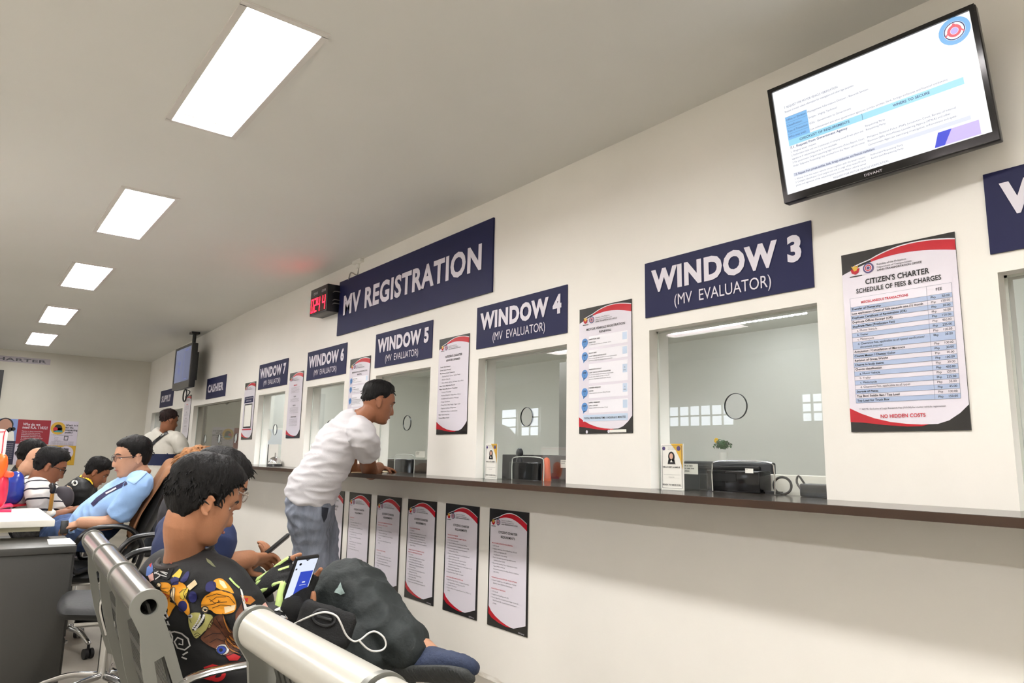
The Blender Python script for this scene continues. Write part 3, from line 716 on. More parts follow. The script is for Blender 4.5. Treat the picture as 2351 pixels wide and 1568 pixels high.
f = Face(Mt @ Vector((.014, .026, -.0055)), Mt.col[0][:3], Mt.col[1][:3], w - .028, h - .04)
f.rect(0, 0, 1, 1, M_screen, 1)
f.text('7. REQUEST FOR MOTOR VEHICLE VERIFICATION', .055, .905 - .1, .021, M_stext, w=.30)
f.text('Request of motor vehicle information for investigation and other legal purposes', .055, .765, .019, M_stext, w=.38)
for i, (a_, b_) in enumerate([('Office or Division:', 'Management Information Division - Records Section'), ('Classification:', 'Simple - Highly Technical'), ('Type of Transaction:', 'G2G - Government to Government'), ('Who may avail:', 'Law enforcement and other government agencies, private entities, bank, foreign embassies and financial institutions')]):
    y = .685 - i * .055
    f.rect(.05, y - .017, .175, y + .037, M_sblue, 2); f.text(a_, .055, y, .019, M_stext, layer=4, maxw=.115); f.text(b_, .18, y, .018, M_stext, maxw=.68)
    f.rect(.05, y + .036, .175, y + .0375, M_stext, 3)
f.rect(.05, .445, .925, .503, M_scyan, 2); f.rect(.4515, .445, .4535, .503, M_stext, 3)
f.text('CHECKLIST OF REQUIREMENTS', .25, .465, .022, M_stext, align='c', bold=.02); f.text('WHERE TO SECURE', .69, .465, .022, M_stext, align='c', bold=.02)
f.text('7.1. Request from Government Agency', .055, .415, .022, M_stext, bold=.025)
for i, (l, r) in enumerate([('1. Original letter request', 'Requesting Party'), ('2. Authorization letter and one (1) photocopy of company issued ID with photo and', 'Requesting Party'), ('signature if requesting party is not available', ''), ('3. For government: Original supporting legal documents (Police Report, Court', 'Philippine National Police (PNP), Jurisdiction Court, Bureau of Internal'), ('Order, Subpoena, Proceeding) duly certified from the Motor vehicle owner', 'Revenue (BIR), Anti-Money Laundering Agency (AMLA) and other'), ('', 'Government Agencies exercising investigative, enforcement and quasi-')]):
    y = .378 - i * .034
    f.text(l, .055, y, .017, M_stext, maxw=.39); f.text(r, .46, y, .017, M_stext, maxw=.44)
f.rect(.05, .152, .925, .186, M_sgrey, 2)
f.text('7.2. Request from private entities, bank, foreign embassies, and financial institutions', .055, .159, .021, M_stext, bold=.025, w=.43)
for i, (l, r) in enumerate([('1. Waiver from the motor vehicle owner together with the letter request', 'Authorized Requesting Party'), ('2. Company Identification Card (original and one (1) copy of any issued ID card)', 'Authorized Requesting Party'), ('photo and signature of the requesting party and the Motor vehicle owner', '')]):
    f.text(l, .055, .118 - i * .03, .016, M_stext, maxw=.38); f.text(r, .46, .118 - i * .03, .016, M_stext, maxw=.24)
f.text('REQUEST FOR MOTOR VEHICLE VERIFICATION', .40, .022, .016, M_stext, align='c', maxw=.28)
for x in (.05, .452, .925): f.rect(x - .0006, .06, x + .0006, .445, M_sgrey, 3)
for k in range(4): f.rect(.62, .62 + k * .055, .925, .6215 + k * .055, M_sgrey, 2)
f.rect(.9245, .5, .9255, .86, M_sgrey, 2)
f.shape([(.755, .015), (.80, .015), (.84, .13), (.78, .13)], M_sdeep, 4); f.shape([(.80, .015), (.955, .015), (.955, .13), (.84, .13)], M_slil, 4)
f.disc(.925, .89, .042, M_sblue, 4); f.disc(.925, .89, .029, M_screen, 5); f.disc(.925, .89, .028, M_stext, 6, hole=.025); f.disc(.925, .89, .019, M_sred, 6, hole=.011); f.disc(.925, .89, .010, M_slil, 6)
f.shape([(.925, .955), (.968, .862), (.962, .858), (.925, .935), (.888, .858), (.882, .862)], M_sred, 7)
f.out(t, SN)
f = Face(Mt @ Vector((w * .42, .006, .0031)), Mt.col[0][:3], Mt.col[1][:3], w * .09, .014)
f.text('DEVANT', .5, .15, .6, M_letter, w=.95, align='c', layer=1); f.out(t)

p0 = at(404, 802.5, y=2.17); p1 = at(436, 794, y=2.17); p2 = at(408.5, 878.4, y=2.17)
w2, h2 = .84, .55; x0 = p0.x; z1_ = p0.z; z0_ = z1_ - h2
t = empty('television', (x0 + w2 / 2, 2.2, z0_), 'television hung from the ceiling near the far end of the wall', 'television')
MB().box((x0, 2.175, z0_), (x0 + w2, 2.24, z1_), None, .01).out('case', M_plastic_black, t, smooth=True)
MB().box((x0 + .1, 2.24, z0_ + .1), (x0 + w2 - .1, 2.28, z1_ - .1)).out('rear_cover', M_plastic_black, t)
M_bez = mat('grey_bezel', (70, 68, 66), .3)
m = MB(); m.box((x0, 2.168, z0_), (x0 + w2, 2.176, z0_ + .09)); m.box((x0, 2.168, z1_ - .03), (x0 + w2, 2.176, z1_)); m.box((x0, 2.168, z0_ + .09), (x0 + .04, 2.176, z1_ - .03)); m.box((x0 + w2 - .03, 2.168, z0_ + .09), (x0 + w2, 2.176, z1_ - .03)); m.out('bezel', M_bez, t)
M_scr2 = mat('screen_dim', (176, 180, 208), .3, emit=.73, glow=True); M_scr2b = mat('screen_dim_blue', (84, 94, 150), .3, emit=.73, glow=True)
f = Face((x0 + .04, 2.1755, z0_ + .09), (1, 0, 0), (0, 0, 1), w2 - .07, h2 - .12)
f.rect(0, 0, 1, 1, M_scr2, 1)
f.text('No', .2, .52, .16, M_scr2b, bold=.03); f.text('Sig', .2, .30, .16, M_scr2b, bold=.03); f.rect(.55, .12, .57, .85, M_scr2b, 2); f.rect(.6, .05, .8, .08, M_scr2b, 2); f.rect(.62, .9, .82, .94, M_scr2b, 2)
f.out(t, {'screen_dim': 'screen', 'screen_dim_blue': 'screen_text'})
m = MB(); xm = x0 + w2 * .62; m.cyl((xm, 2.26, z1_ - .2), (xm, 2.26, zc(xm) - .005), .022); m.box((xm - .06, 2.21, zc(xm) - .03), (xm + .06, 2.31, zc(xm) - .004)); m.out('ceiling_pole', M_plastic_black, t)
m = MB(); m.tube([(xm + .05 + .08 * math.sin(g), 2.2, z0_ - .09 + .075 * math.cos(g)) for g in [2 * math.pi * i / 16 for i in range(17)]], .009, 6, 2); m.tube([(xm + .05, 2.2, z0_ - .01), (xm + .2, 2.22, z0_ - .05), (xm + .12, 2.2, z0_ - .12)], .006, 6); m.out('coiled_cable', M_plastic_black, t)

# LED queue clock: front face turned to the room, mounted beside the banner
M_led = mat('led_red', (255, 12, 30), .4, emit=10.0); M_ledoff = mat('led_panel', (60, 8, 14), .2)
cx0, cx1, cz0, cz1 = -5.76, -5.41, 2.338, 2.568
t = empty('led_clock', (-5.6, 2.33, 2.338), 'black digital queue clock with red numerals beside the banner', 'clock')
MB().box((cx0, 2.28, cz0), (cx1, 2.399, cz1), None, .004).out('case', M_plastic_black, t, smooth=True)
f = Face((cx0, 2.2795, cz0), (1, 0, 0), (0, 0, 1), cx1 - cx0, cz1 - cz0)
f.rect(.04, .05, .96, .68, M_ledoff, 1)
f.text('QUEUE', .2, .76, .09, M_letter, w=.25); f.text('COUNTER', .68, .76, .09, M_letter, w=.24)
def seg(a, b, wd, hd, ch):
    k = .035; S7 = {'0': 'abcdef', '2': 'abged', '4': 'fgbc'}[ch]
    P = {'a': (a, b + hd - k * 1.4, a + wd, b + hd), 'b': (a + wd - k, b + hd / 2, a + wd, b + hd), 'c': (a + wd - k, b, a + wd, b + hd / 2), 'd': (a, b, a + wd, b + k * 1.4), 'e': (a, b, a + k, b + hd / 2), 'f': (a, b + hd / 2, a + k, b + hd), 'g': (a, b + hd / 2 - k * .7, a + wd, b + hd / 2 + k * .7)}
    for s_ in S7: f.rect(*P[s_], M_led, 2)
for i, ch in enumerate('024'): seg(.07 + i * .19, .1, .15, .52, ch)
seg(.74, .1, .17, .52, '4')
f.out(t, {'led_red': 'numeral_text', 'led_panel': 'display', 'sign_letter': 'caption_lettering'})
m = MB()
for z in (2.50, 2.43, 2.40): m.tube([(cx1, 2.33, z), (cx1 + .03, 2.335, z + .005), (cx1 + .05, 2.37, z)], .004, 6)
m.out('plugs', M_bez, t)
o_ = at(826, 600, z=2.712)
t = empty('power_outlet', (o_.x, o_.y, 2.717), 'small white power outlet with plug on the ceiling above the banner', 'outlet')
MB().box((o_.x - .06, o_.y - .04, 2.69), (o_.x + .08, o_.y + .04, 2.7175), None, .006).out('plate', M_paper, t)
MB().box((o_.x - .03, o_.y - .02, 2.655), (o_.x + .01, o_.y + .02, 2.69), None, .004).out('plug', M_paper, t)
q = at(799, 642, y=2.385)
MB().tube([(o_.x - .01, o_.y, 2.655), (o_.x - .02, (o_.y + q.y) / 2, 2.6), (q.x + .05, q.y, q.z + .05), (q.x, q.y + .005, q.z)], .005, 6).out('cord', mat('grey_cord', (150, 146, 138), .5), t)

# ------------------------------------------------------------------ things on and behind the counter
def name_card(px0, px1, pyt, pyb, y, label):
    a = at(px0, pyb, y=y); b_ = at(px1, pyb, y=y); z1 = at((px0 + px1) / 2, pyt, y=y).z
    w = b_.x - a.x; h = z1 - ZT
    t = empty('name_card', ((a.x + b_.x) / 2, y, ZT), label, 'name card', 'name cards on the counter')
    MB().box((a.x - .003, y, ZT + .0005), (b_.x + .003, y + .004, ZT + h)).out('card', M_paper, t)
    MB().box((a.x - .003, y - .03, ZT + .0005), (b_.x + .003, y + .06, ZT + .003)).out('holder_base', M_acryl, t)
    f = Face((a.x, y - .0005, ZT), (1, 0, 0), (0, 0, 1), w, h)
    f.shape([(.45, 1), (1, 1), (1, .45), (.85, .7), (.7, .85)], M_gold, 1)
    f.disc(.12, .9, w * .07, M_seal, 2); f.disc(.82, .9, w * .09, M_seal, 2)
    for i in range(3): f.text('Department of Transportation', .5, .92 - i * .025, .012, M_inkg, align='c', maxw=.5)
    f.disc(.48, .72, w * .15, M_ink, 3, ry=w * .19); f.shape([(.3, .56), (.66, .56), (.62, .66), (.34, .66)], M_ink, 3); f.disc(.48, .73, w * .085, mat('card_portrait', (214, 170, 148), .5), 4, ry=w * .11); f.shape([(.42, .6), (.54, .6), (.48, .66)], M_paper, 4)
    f.text('HELLO MY NAME IS', .48, .48, .032, M_ink, align='c', w=.8, bold=.03)
    f.rect(.1, .33, .88, .333, M_inkg, 2); f.text('EVALUATOR', .48, .27, .02, M_inkg, align='c')
    f.text('READY TO SERVE YOU', .48, .1, .032, M_ink, align='c', w=.84, bold=.03)
    for q in ((.03, .04, .045, .96), (.95, .04, .965, .96), (.03, .04, .965, .045), (.03, .955, .965, .96)): f.rect(*q, M_inkg, 2)
    f.out(t, NAMES)
name_card(1520, 1569, 1019, 1121, 2.385, 'name card with a portrait and yellow corner at WINDOW 3')
name_card(1114.5, 1140, 1019, 1092, 2.385, 'name card with a portrait standing at WINDOW 4')
M_mon = mat('monitor_black', (40, 42, 46), .3)
# WINDOW 3
YO = 2.62
a, b_ = at(1568, 1060, y=YO), at(1771, 1062, y=YO)
t = empty('monitor', ((a.x + b_.x) / 2, YO, .8), 'black monitor seen from behind through the pane of WINDOW 3', 'monitor')
MB().box((a.x, YO, ZT - .04), (b_.x, YO + .035, a.z + .004), None, .008).out('back_shell', M_mon, t, smooth=True)
m = MB(); m.box((a.x + .04, YO - .012, a.z - .03), (b_.x - .05, YO, a.z - .012), None, .005); m.box((a.x + .1, YO - .02, ZT), (b_.x - .1, YO, ZT + .07), None, .006); m.out('rear_housing', M_plastic_black, t)
MB().box(((a.x + b_.x) / 2 - .1, YO - .05, .70), ((a.x + b_.x) / 2 + .1, YO + .10, .71)).out('base', M_plastic_black, t)
MB().box(((a.x + b_.x) / 2 - .03, YO + .02, .71), ((a.x + b_.x) / 2 + .03, YO + .04, ZT)).out('stand', M_plastic_black, t)
t = empty('office_desk', (-1.7, 2.95, 0), 'white office desk behind the panes, mostly hidden by the counter', 'desk')
MB().box((-7.5, 2.56, .67), (-1.05, 3.04, .70)).out('desktop', M_paper, t)
m = MB(); [m.box((x, 2.58, 0), (x + .03, 3.02, .67)) for x in (-7.48, -4.2, -1.1)]; m.out('side_panel', M_paper, t)
def flat_note(name, x0, y0, x1, y1, yy, label, ls, rot=0):
    a, b_ = at(x0, y1, y=yy), at(x1, y0, y=yy)
    t = empty(name, (a.x, yy, a.z), label, 'note')
    MB().box((a.x, yy, a.z), (b_.x, yy + .001, b_.z)).out('sheet', M_paper, t)
    f = Face((a.x, yy - .0004, a.z), (1, 0, 0), (0, 0, 1), b_.x - a.x, b_.z - a.z)
    for i, l in enumerate(ls): f.text(l, .08, .74 - i * .25, .16, M_ink, maxw=.84, bold=.02, layer=1)
    f.out(t, NAMES)
flat_note('paper_note', 1570, 1065, 1602, 1088, YO - .023, 'white handwritten note on the monitor behind WINDOW 3', ['Be at next', 'to next lane', 'please'])
flat_note('paper_label', 1711, 1076, 1729, 1086, YG - .003, 'small printed label stuck on the pane over the slot at WINDOW 3', ['PUSH'])
flat_note('paper_note', 1287, 1056, 1300, 1074, 2.7485, 'small white printed note behind the pane of WINDOW 4', ['CASHIER', 'QUEUE'])
flat_note('paper_note', 954, 1036, 976, 1050, 2.7185, 'small white printed note on the dark panel behind WINDOW 5', ['OFFICIAL', 'RECEIPT'])
# box with window slot
a, b_ = at(1628, 1078, y=2.52), at(1749, 1078, y=2.52)
t = empty('receipt_printer', ((a.x + b_.x) / 2, 2.54, ZT), 'black printer box standing right behind the slot of WINDOW 3', 'printer')
MB().box((a.x, 2.50, ZT + .0005), (b_.x, 2.585, a.z), None, .006).out('body', M_gloss_black, t, smooth=True)
MB().box((a.x + .035, 2.4985, a.z - .045), (a.x + .145, 2.5005, a.z - .014)).out('paper_slot', mat('slot_dark', (6, 6, 6), .6), t)
# white low divider with black ring and card terminal
a, b_ = at(1751, 1088, y=2.60), at(1896, 1091, y=2.60)
t = tag(MB().box((a.x, 2.60, .7005), (-1.285, 2.612, a.z), None, .003).out('divider_board', M_paper), 'low white divider board behind the right half of WINDOW 3', 'divider')
c_ = at(1797, 1124, y=2.53)
t = empty('cable_ring', (c_.x, 2.53, ZT), 'black loop of cable standing on the sill at WINDOW 3', 'cable')
m = MB(); m.tube([(c_.x + .028 * math.cos(g), 2.53 + .015 * math.cos(g), ZT + .035 + .032 * math.sin(g)) for g in [2 * math.pi * i / 20 for i in range(21)]], .005, 8, 2); m.out('loop', M_plastic_black, t)
MB().box((c_.x - .07, 2.52, ZT + .0005), (c_.x - .005, 2.54, ZT + .012)).out('clip', M_plastic_black, t)
a, b_ = at(1841, 1110, y=2.50), at(1895, 1110, y=2.50)
t = empty('card_terminal', (a.x, 2.5, ZT), 'black card terminal at the right corner of WINDOW 3', 'terminal')
MB().box((a.x, 2.48, ZT + .0005), (-1.291, 2.56, a.z), None, .006).out('body', M_plastic_black, t, smooth=True)
MB().box((a.x + .035, 2.4785, ZT + .02), (-1.32, 2.4805, a.z - .012)).out('display', M_mon, t)
m = MB(); m.tube([(a.x, 2.5, ZT + .02), (a.x - .02, 2.5, ZT + .05), (a.x - .012, 2.5, ZT + .075), (a.x + .01, 2.5, a.z)], .004, 6); m.out('cable', M_plastic_black, t)
# plant on a white column
p = at(1660, 1043, y=3.5)
t = empty('white_column', (p.x, 3.5, 0), 'slim white column with the potted plant on top, seen through WINDOW 3', 'column')
MB().cyl((p.x, 3.5, 0), (p.x, 3.5, p.z - .03), .026, 24).out('shaft', M_paper, t, smooth=True)
zt = p.z - .0295
t = empty('potted_plant', (p.x, 3.5, zt), 'small leafy potted plant with a yellow flower behind WINDOW 3', 'plant')
m = MB(); m.cyl((p.x, 3.5, zt), (p.x, 3.5, zt + .04), .021, 24, .027, .0); m.out('pot', M_paper, t, smooth=True)
M_leaf = mat('leaf_green', (46, 92, 40), .45, var=.35, scale=30); m = MB(); R2 = random.Random(3)
for i in range(90):
    d = Vector((R2.gauss(0, 1), R2.gauss(0, 1), abs(R2.gauss(0, .9)) + .15)).normalized(); c0 = Vector((p.x, 3.5, zt + .055)) + d * R2.uniform(.012, .05) + Vector((0, 0, .008))
    u = d.orthogonal().normalized(); u.rotate(Matrix.Rotation(R2.uniform(0, 6.3), 3, d)); v = d.cross(u); L = R2.uniform(.010, .017)
    m.add([c0 - u * L, c0 + v * L * .6 + d * .006, c0 + u * L, c0 - v * L * .6 + d * .006, c0 + d * .012], [(0, 1, 4), (1, 2, 4), (2, 3, 4), (3, 0, 4)])
m.out('foliage', M_leaf, t)
m = MB(); c0 = Vector((p.x - .032, 3.485, zt + .108))
for i in range(7):
    g = i * .9; m.sph(c0 + Vector((.009 * math.cos(g), 0, .009 * math.sin(g))), (.007, .006, .007), 8)
m.out('flower', mat('flower_yellow', (236, 190, 30), .5), t)
# WINDOW 4
YM = 2.75
a, b_ = at(1141, 1043, y=YM), at(1303, 1052, y=YM)
M_smoke = mat('dark_partition', (58, 56, 56), .2)
t = tag(MB().box((-3.6, YM, .7005), (-2.5, YM + .03, a.z), None, .004).out('desk_partition', M_smoke), 'dark grey desk partition behind WINDOW 4', 'partition')
a = at(1170, 1060, y=2.55); b_ = at(1236, 1060, y=2.55)
t = empty('monitor', (a.x, 2.56, .7), 'small black monitor under a webcam behind WINDOW 4', 'monitor')
MB().box((a.x, 2.545, .76), (b_.x, 2.575, a.z), None, .006).out('back_shell', M_gloss_black, t, smooth=True)
MB().box((a.x + .06, 2.55, .7005), (b_.x - .06, 2.60, .77)).out('stand', M_plastic_black, t)
c_ = at(1193, 1040, y=2.6)
t = empty('webcam', (c_.x, 2.6, .7), 'black webcam on a stalk above the small monitor at WINDOW 4', 'camera')
MB().sph((c_.x, 2.6, c_.z), (.022, .022, .03), 12).out('head', M_mon, t, smooth=True)
MB().tube([(c_.x, 2.6, .70), (c_.x, 2.6, c_.z - .04)], .02, 10).out('stalk', M_plastic_black, t, smooth=True)
c_ = at(1255, 1082, y=2.66)
M_orange = mat('orange_plastic', (226, 92, 30), .35)
t = empty('orange_bottle', (c_.x, 2.66, .7), 'orange bottle standing behind the pane of WINDOW 4', 'bottle')
MB().tube([(c_.x, 2.66, .70), (c_.x, 2.66, .97), (c_.x, 2.66, 1.03), (c_.x, 2.66, c_.z + .06)], [.042, .042, .03, .018], 16, 4).out('body', M_orange, t, smooth=True)
t = tag(MB().box((at(1284, 900, y=3.05).x, 3.05, .0), (at(1303, 900, y=3.05).x + .06, 3.4, at(1290, 832, y=3.05).z)).out('locker', mat('dark_grey_panel', (120, 118, 112), .5)), 'tall grey locker behind the right edge of WINDOW 4', 'locker')
# WINDOW 5
a = at(862, 1030, y=2.72)
t = tag(MB().box((-5.7, 2.72, .7005), (-3.75, 2.75, 1.15), None, .004).out('desk_partition', M_smoke), 'dark grey desk partition behind WINDOW 5', 'partition')
a = at(905, 1053, y=2.55); b_ = at(946, 1055, y=2.55)
t = empty('monitor', (a.x, 2.56, .7), 'small black monitor behind the slot of WINDOW 5', 'monitor')
MB().box((a.x, 2.545, .76), (b_.x, 2.575, a.z), None, .006).out('back_shell', M_gloss_black, t, smooth=True)
MB().box((a.x + .06, 2.55, .7005), (b_.x - .06, 2.60, .77)).out('stand', M_plastic_black, t)
# WINDOW 7: card stand and service bell, glass block
a = at(614, 1064, y=2.44)
t = tag(MB().box((a.x, 2.44, ZT + .0005), (a.x + .26, 2.446, ZT + .20), None, .002).out('card_stand', M_paper), 'blank white card stand behind the service bell', 'card stand')
MB().box((a.x - .008, 2.436, ZT + .0005), (a.x, 2.446, ZT + .20)).out('dark_edge', M_gedge, t)
c_ = at(631, 1062, y=2.33); c_.z = ZT
t = empty('service_bell', (c_.x, 2.33, ZT), 'chrome service bell on the counter at WINDOW 7', 'bell')
MB().cyl((c_.x, 2.33, ZT + .0005), (c_.x, 2.33, ZT + .018), .068, 28, .062).out('base', M_plastic_black, t, smooth=True)
m = MB(); V, F = tube([(c_.x, 2.33, ZT + .03), (c_.x, 2.33, ZT + .05), (c_.x, 2.33, ZT + .075), (c_.x, 2.33, ZT + .085)], [.058, .054, .034, .012], 24, 4, cap=0); m.add(V, F); m.out('dome', M_steel, t, smooth=True)
MB().cyl((c_.x, 2.33, ZT + .085), (c_.x, 2.33, ZT + .12), .006, 10).out('button', M_steel, t)
# paper under the standing man's arm
a, b_, c_ = at(806, 1087, z=ZT + .002), at(862, 1075, z=ZT + .002), at(909, 1077, z=ZT + .002)
M_man = mat('manila', (226, 204, 164), .6)
q = [at(806, 1086, z=ZT), at(818, 1078.5, z=ZT), at(908, 1076, z=ZT), at(895, 1084, z=ZT)]
m = MB(); m.add([p + Vector((0, 0, .0006)) for p in q] + [p + Vector((0, 0, .004)) for p in q], [(0, 1, 2, 3), (4, 5, 6, 7), (0, 1, 5, 4), (1, 2, 6, 5), (2, 3, 7, 6), (3, 0, 4, 7)])
tag(m.out('paper_folder', M_man), 'cream paper folder lying under the standing man\'s forearm', 'folder')

# ------------------------------------------------------------------ waiting benches
M_roll = mat('brushed_roll', (186, 184, 180), .22, metal=.85, var=.05, scale=30, stretch=(.1, 1, 1))
M_roll2 = mat('cream_roll', (205, 202, 192), .25, metal=.25)
M_fin = mat('cast_aluminium', (142, 142, 136), .38, metal=.55)
M_perf = mat('dark_perforated_steel', (78, 78, 74), .4, metal=.5)
M_slot = mat('slot_shadow', (26, 26, 26), .6)
def bench(near, direc, nseat, pitch, roll, mroll, label, group, arms=(0,)):
    """three seats in a row; near = end nearest the camera, direc = unit vector along the row away from the camera; sitters face the counter"""
    u = Vector(direc).normalized(); fw = Vector((-u.y, u.x, 0))
    if fw.y < 0: fw = -fw
    t = empty('waiting_bench', (near[0], near[1], 0), label, 'bench', group)
    P = lambda a, b, z: Vector((near[0], near[1], 0)) + u * a + fw * b + Vector((0, 0, z))
    zr = near[2]; L = nseat * pitch
    prof = [(0, zr), (.035, zr - .10), (.075, zr - .22), (.105, .50), (.12, .44)]       # back line, forward offset and height
    for i in range(nseat):
        a0, a1 = i * pitch + .014, (i + 1) * pitch - .014
        m = MB(); m.cyl(P(a0, 0, zr), P(a1, 0, zr), roll, 32, hole=roll * .6); o = m.out('back_roll', mroll, t, smooth=True)
        m = MB()   # back panel of vertical slats with slots
        for k in range(15):
            s0 = a0 + .02 + (a1 - a0 - .04) * k / 15; s1 = s0 + (a1 - a0 - .04) / 15 - .012
            V = []
            for (b1, z1) in prof: V += [P(s0, b1, z1), P(s1, b1, z1), P(s1, b1 + .006, z1), P(s0, b1 + .006, z1)]
            m.add(V, [(4 * j + q, 4 * j + (q + 1) % 4, 4 * j + 4 + (q + 1) % 4, 4 * j + 4 + q) for j in range(len(prof) - 1) for q in range(4)])
        for (b1, z1) in (prof[1], prof[2], prof[3]): m.box((0, 0, 0), (1, 1, 1), Matrix(((u.x * (a1 - a0 - .04), fw.x * .008, 0, P(a0 + .02, b1, 0).x), (u.y * (a1 - a0 - .04), fw.y * .008, 0, P(a0 + .02, b1, 0).y), (0, 0, .03, z1 - .015), (0, 0, 0, 1))))
        m.out('back_panel', M_perf, t)
        m = MB()
        V = []
        for b1, z1 in ((.12, .44), (.2, .415), (.4, .42), (.52, .435), (.56, .42)):
            V += [P(a0, b1, z1), P(a1, b1, z1), P(a1, b1, z1 - .012), P(a0, b1, z1 - .012)]
        m.add(V, [(4 * j + q, 4 * j + (q + 1) % 4, 4 * j + 4 + (q + 1) % 4, 4 * j + 4 + q) for j in range(4) for q in range(4)] + [(0, 1, 2, 3), (16, 17, 18, 19)])
        m.out('seat', M_perf, t)
    for i in range(nseat + 1):      # cast fins between the seats, ring at the top
        a = i * pitch; th = .013
        m = MB(); ring = []
        for q in range(28):
            g = math.radians(-60 + 300 * q / 27); ring.append((-.0 + (roll + .004) * math.cos(g), zr + (roll + .004) * math.sin(g)))
        r_ = roll + .004
        outl = [(r_ * math.cos(g), zr + r_ * math.sin(g)) for g in [math.radians(-35 + (250 * q / 24)) for q in range(25)]]
        outl += [(-.012, zr - .06), (-.005, zr - .12), (.03, zr - .26), (.06, .48), (.09, .40), (.16, .36), (.5, .37), (.56, .40), (.56, .425), (.3, .405), (.19, .43), (.14, .50), (.105, zr - .22), (.06, zr - .09)]
        holes_ = [[(roll * .55 * math.cos(g), zr + roll * .55 * math.sin(g)) for g in [2 * math.pi * q / 20 for q in range(20)]], [(.022, zr - .12), (.042, zr - .11), (.088, zr - .23), (.112, .50), (.095, .47), (.05, zr - .24)]]
        me = poly(outl, holes_, th)
        me.transform(Matrix(((fw.x, 0, u.x, P(a - th / 2, 0, 0).x), (fw.y, 0, u.y, P(a - th / 2, 0, 0).y), (0, 1, 0, 0), (0, 0, 0, 1))))
        link('side_frame', me, M_fin, t)
        m = MB(); m.cyl(P(a - .004, 0, zr), P(a + .004, 0, zr), roll + .003, 28, hole=roll * .5); m.out('end_ring', M_fin, t, smooth=True)
    MB().box((0, -.03, .355), (L, .03, .41), Matrix(((u.x, fw.x, 0, P(0, .3, 0).x), (u.y, fw.y, 0, P(0, .3, 0).y), (0, 0, 1, 0), (0, 0, 0, 1))), .004).out('beam', M_fin, t)
    for a in (.14, L - .08):
        m = MB(); m.tube([P(a, .30, .36), P(a, .10, .18), P(a, -.08, .012)], [(.028, .016), (.024, .014), (.03, .012)], 10, 4, ref=u); m.out('leg', M_fin, t, smooth=True)
        m = MB(); m.tube([P(a, .30, .36), P(a, .45, .18), P(a, .58, .012)], [(.028, .016), (.024, .014), (.03, .012)], 10, 4, ref=u); m.out('leg', M_fin, t, smooth=True)
    for i in arms:
        a = i * pitch
        m = MB(); m.tube([P(a, .08, .47), P(a, .05, .59), P(a, .11, .66), P(a, .34, .67), P(a, .46, .65), P(a, .49, .56), P(a, .47, .42)], [(.02, .009)] * 7, 10, 5, ref=u); m.out('armrest', M_steel, t, smooth=True)
    return t
B1n, B1f = at(341, 1393, z=.827), at(214, 1240, z=.827)
B1u = (B1f - B1n); B1L = B1u.length; B1u.z = 0
bench((B1n.x, B1n.y, .827), B1u, 3, B1L / 3, .035, M_roll, 'silver waiting bench that the man in the cartoon shirt leans back on', 'waiting benches', (0, 3))
B2f = at(584, 1440, z=.835)
bench((B2f.x + .52 * 2 + .02, B2f.y, .835), (-1, 0, 0), 2, .525, .039, M_roll2, 'nearest waiting bench with cream back rolls at the bottom edge', 'waiting benches', (0, 1))
MB_ = None

bench((-5.50, .12, .79), (-1, 0, 0), 4, .55, .033, M_roll, 'long waiting bench behind the desk, under the group of seated men', 'waiting benches', ())
# ------------------------------------------------------------------ desk, drawer cabinet
M_desk = mat('desk_white', (234, 230, 220), .35, var=.03, scale=3)
M_cream = mat('desk_cream', (206, 200, 172), .45)
M_pedestal = mat('pedestal_grey', (62, 61, 58), .45, bump=.04, bscale=120)
dz = .80
dc = at(127, 1193, z=dz)
dx0, dx1, dy1 = dc.x - .93, dc.x, dc.y
t = empty('desk', (dx0, 0, 0), 'white desk at the left edge with folders and a bag on it', 'desk')
MB().box((dx0, -1.2, dz - .036), (dx1, dy1, dz), None, .004).out('desktop', M_desk, t, smooth=True)
MB().box((dx0 + .04, -1.15, dz - .062), (dx1 - .05, dy1 - .06, dz - .0365)).out('apron', M_cream, t)
MB().box((dx1 - .12, dy1 - .42, .0), (dx1 - .06, dy1 - .36, dz - .062)).out('leg', M_cream, t)
MB().box((dx0 + .06, dy1 - .42, .0), (dx0 + .03, dy1 - .36, dz - .062)).out('leg', M_cream, t)
MB().box((dx0 + .1, dy1 - .42, .012), (dx1 + .30, dy1 - .35, .05), None, .008).out('foot_bar', M_cream, t)
c0, c1 = at(170, 1252, z=.70), at(146, 1540, z=.035)
t = empty('drawer_cabinet', (c1.x - .3, c1.y - .3, 0), 'dark grey drawer cabinet standing under the white desk', 'cabinet')
cy1, cx1 = c0.y + .0, c0.x
MB().box((cx1 - .48, cy1 - .40, .045), (cx1, cy1, .665), None, .004).out('body', M_pedestal, t, smooth=True)
MB().box((cx1 - .49, cy1 - .41, .665), (cx1 + .01, cy1 + .012, .70), None, .004).out('top', M_pedestal, t, smooth=True)
for i, z in enumerate((.46, .26, .06)):
    dr = MB().box((cx1 - .46, cy1, z), (cx1 - .02, cy1 + .012, z + .19), None, .003).out('drawer', M_pedestal, t)
    MB().box((cx1 - .03, cy1 + .012, z + .17), (cx1 - .008, cy1 + .022, z + .18)).out('drawer_pull', M_steel, dr)
m = MB(); m.box((cx1 - .46, cy1 - .38, 0), (cx1 - .03, cy1 - .02, .045)); m.out('plinth', M_plastic_black, t)
q = [at(108, 1239, z=.7005), at(160, 1236, z=.7005), at(174, 1249, z=.7005), at(112, 1251, z=.7005)]
m = MB(); m.add(q + [p + Vector((0, 0, .002)) for p in q], [(0, 1, 2, 3), (4, 5, 6, 7), (0, 1, 5, 4), (1, 2, 6, 5), (2, 3, 7, 6), (3, 0, 4, 7)])
tag(m.out('paper_sheet', M_paper), 'white printed sheet on top of the dark grey drawer cabinet', 'paper')
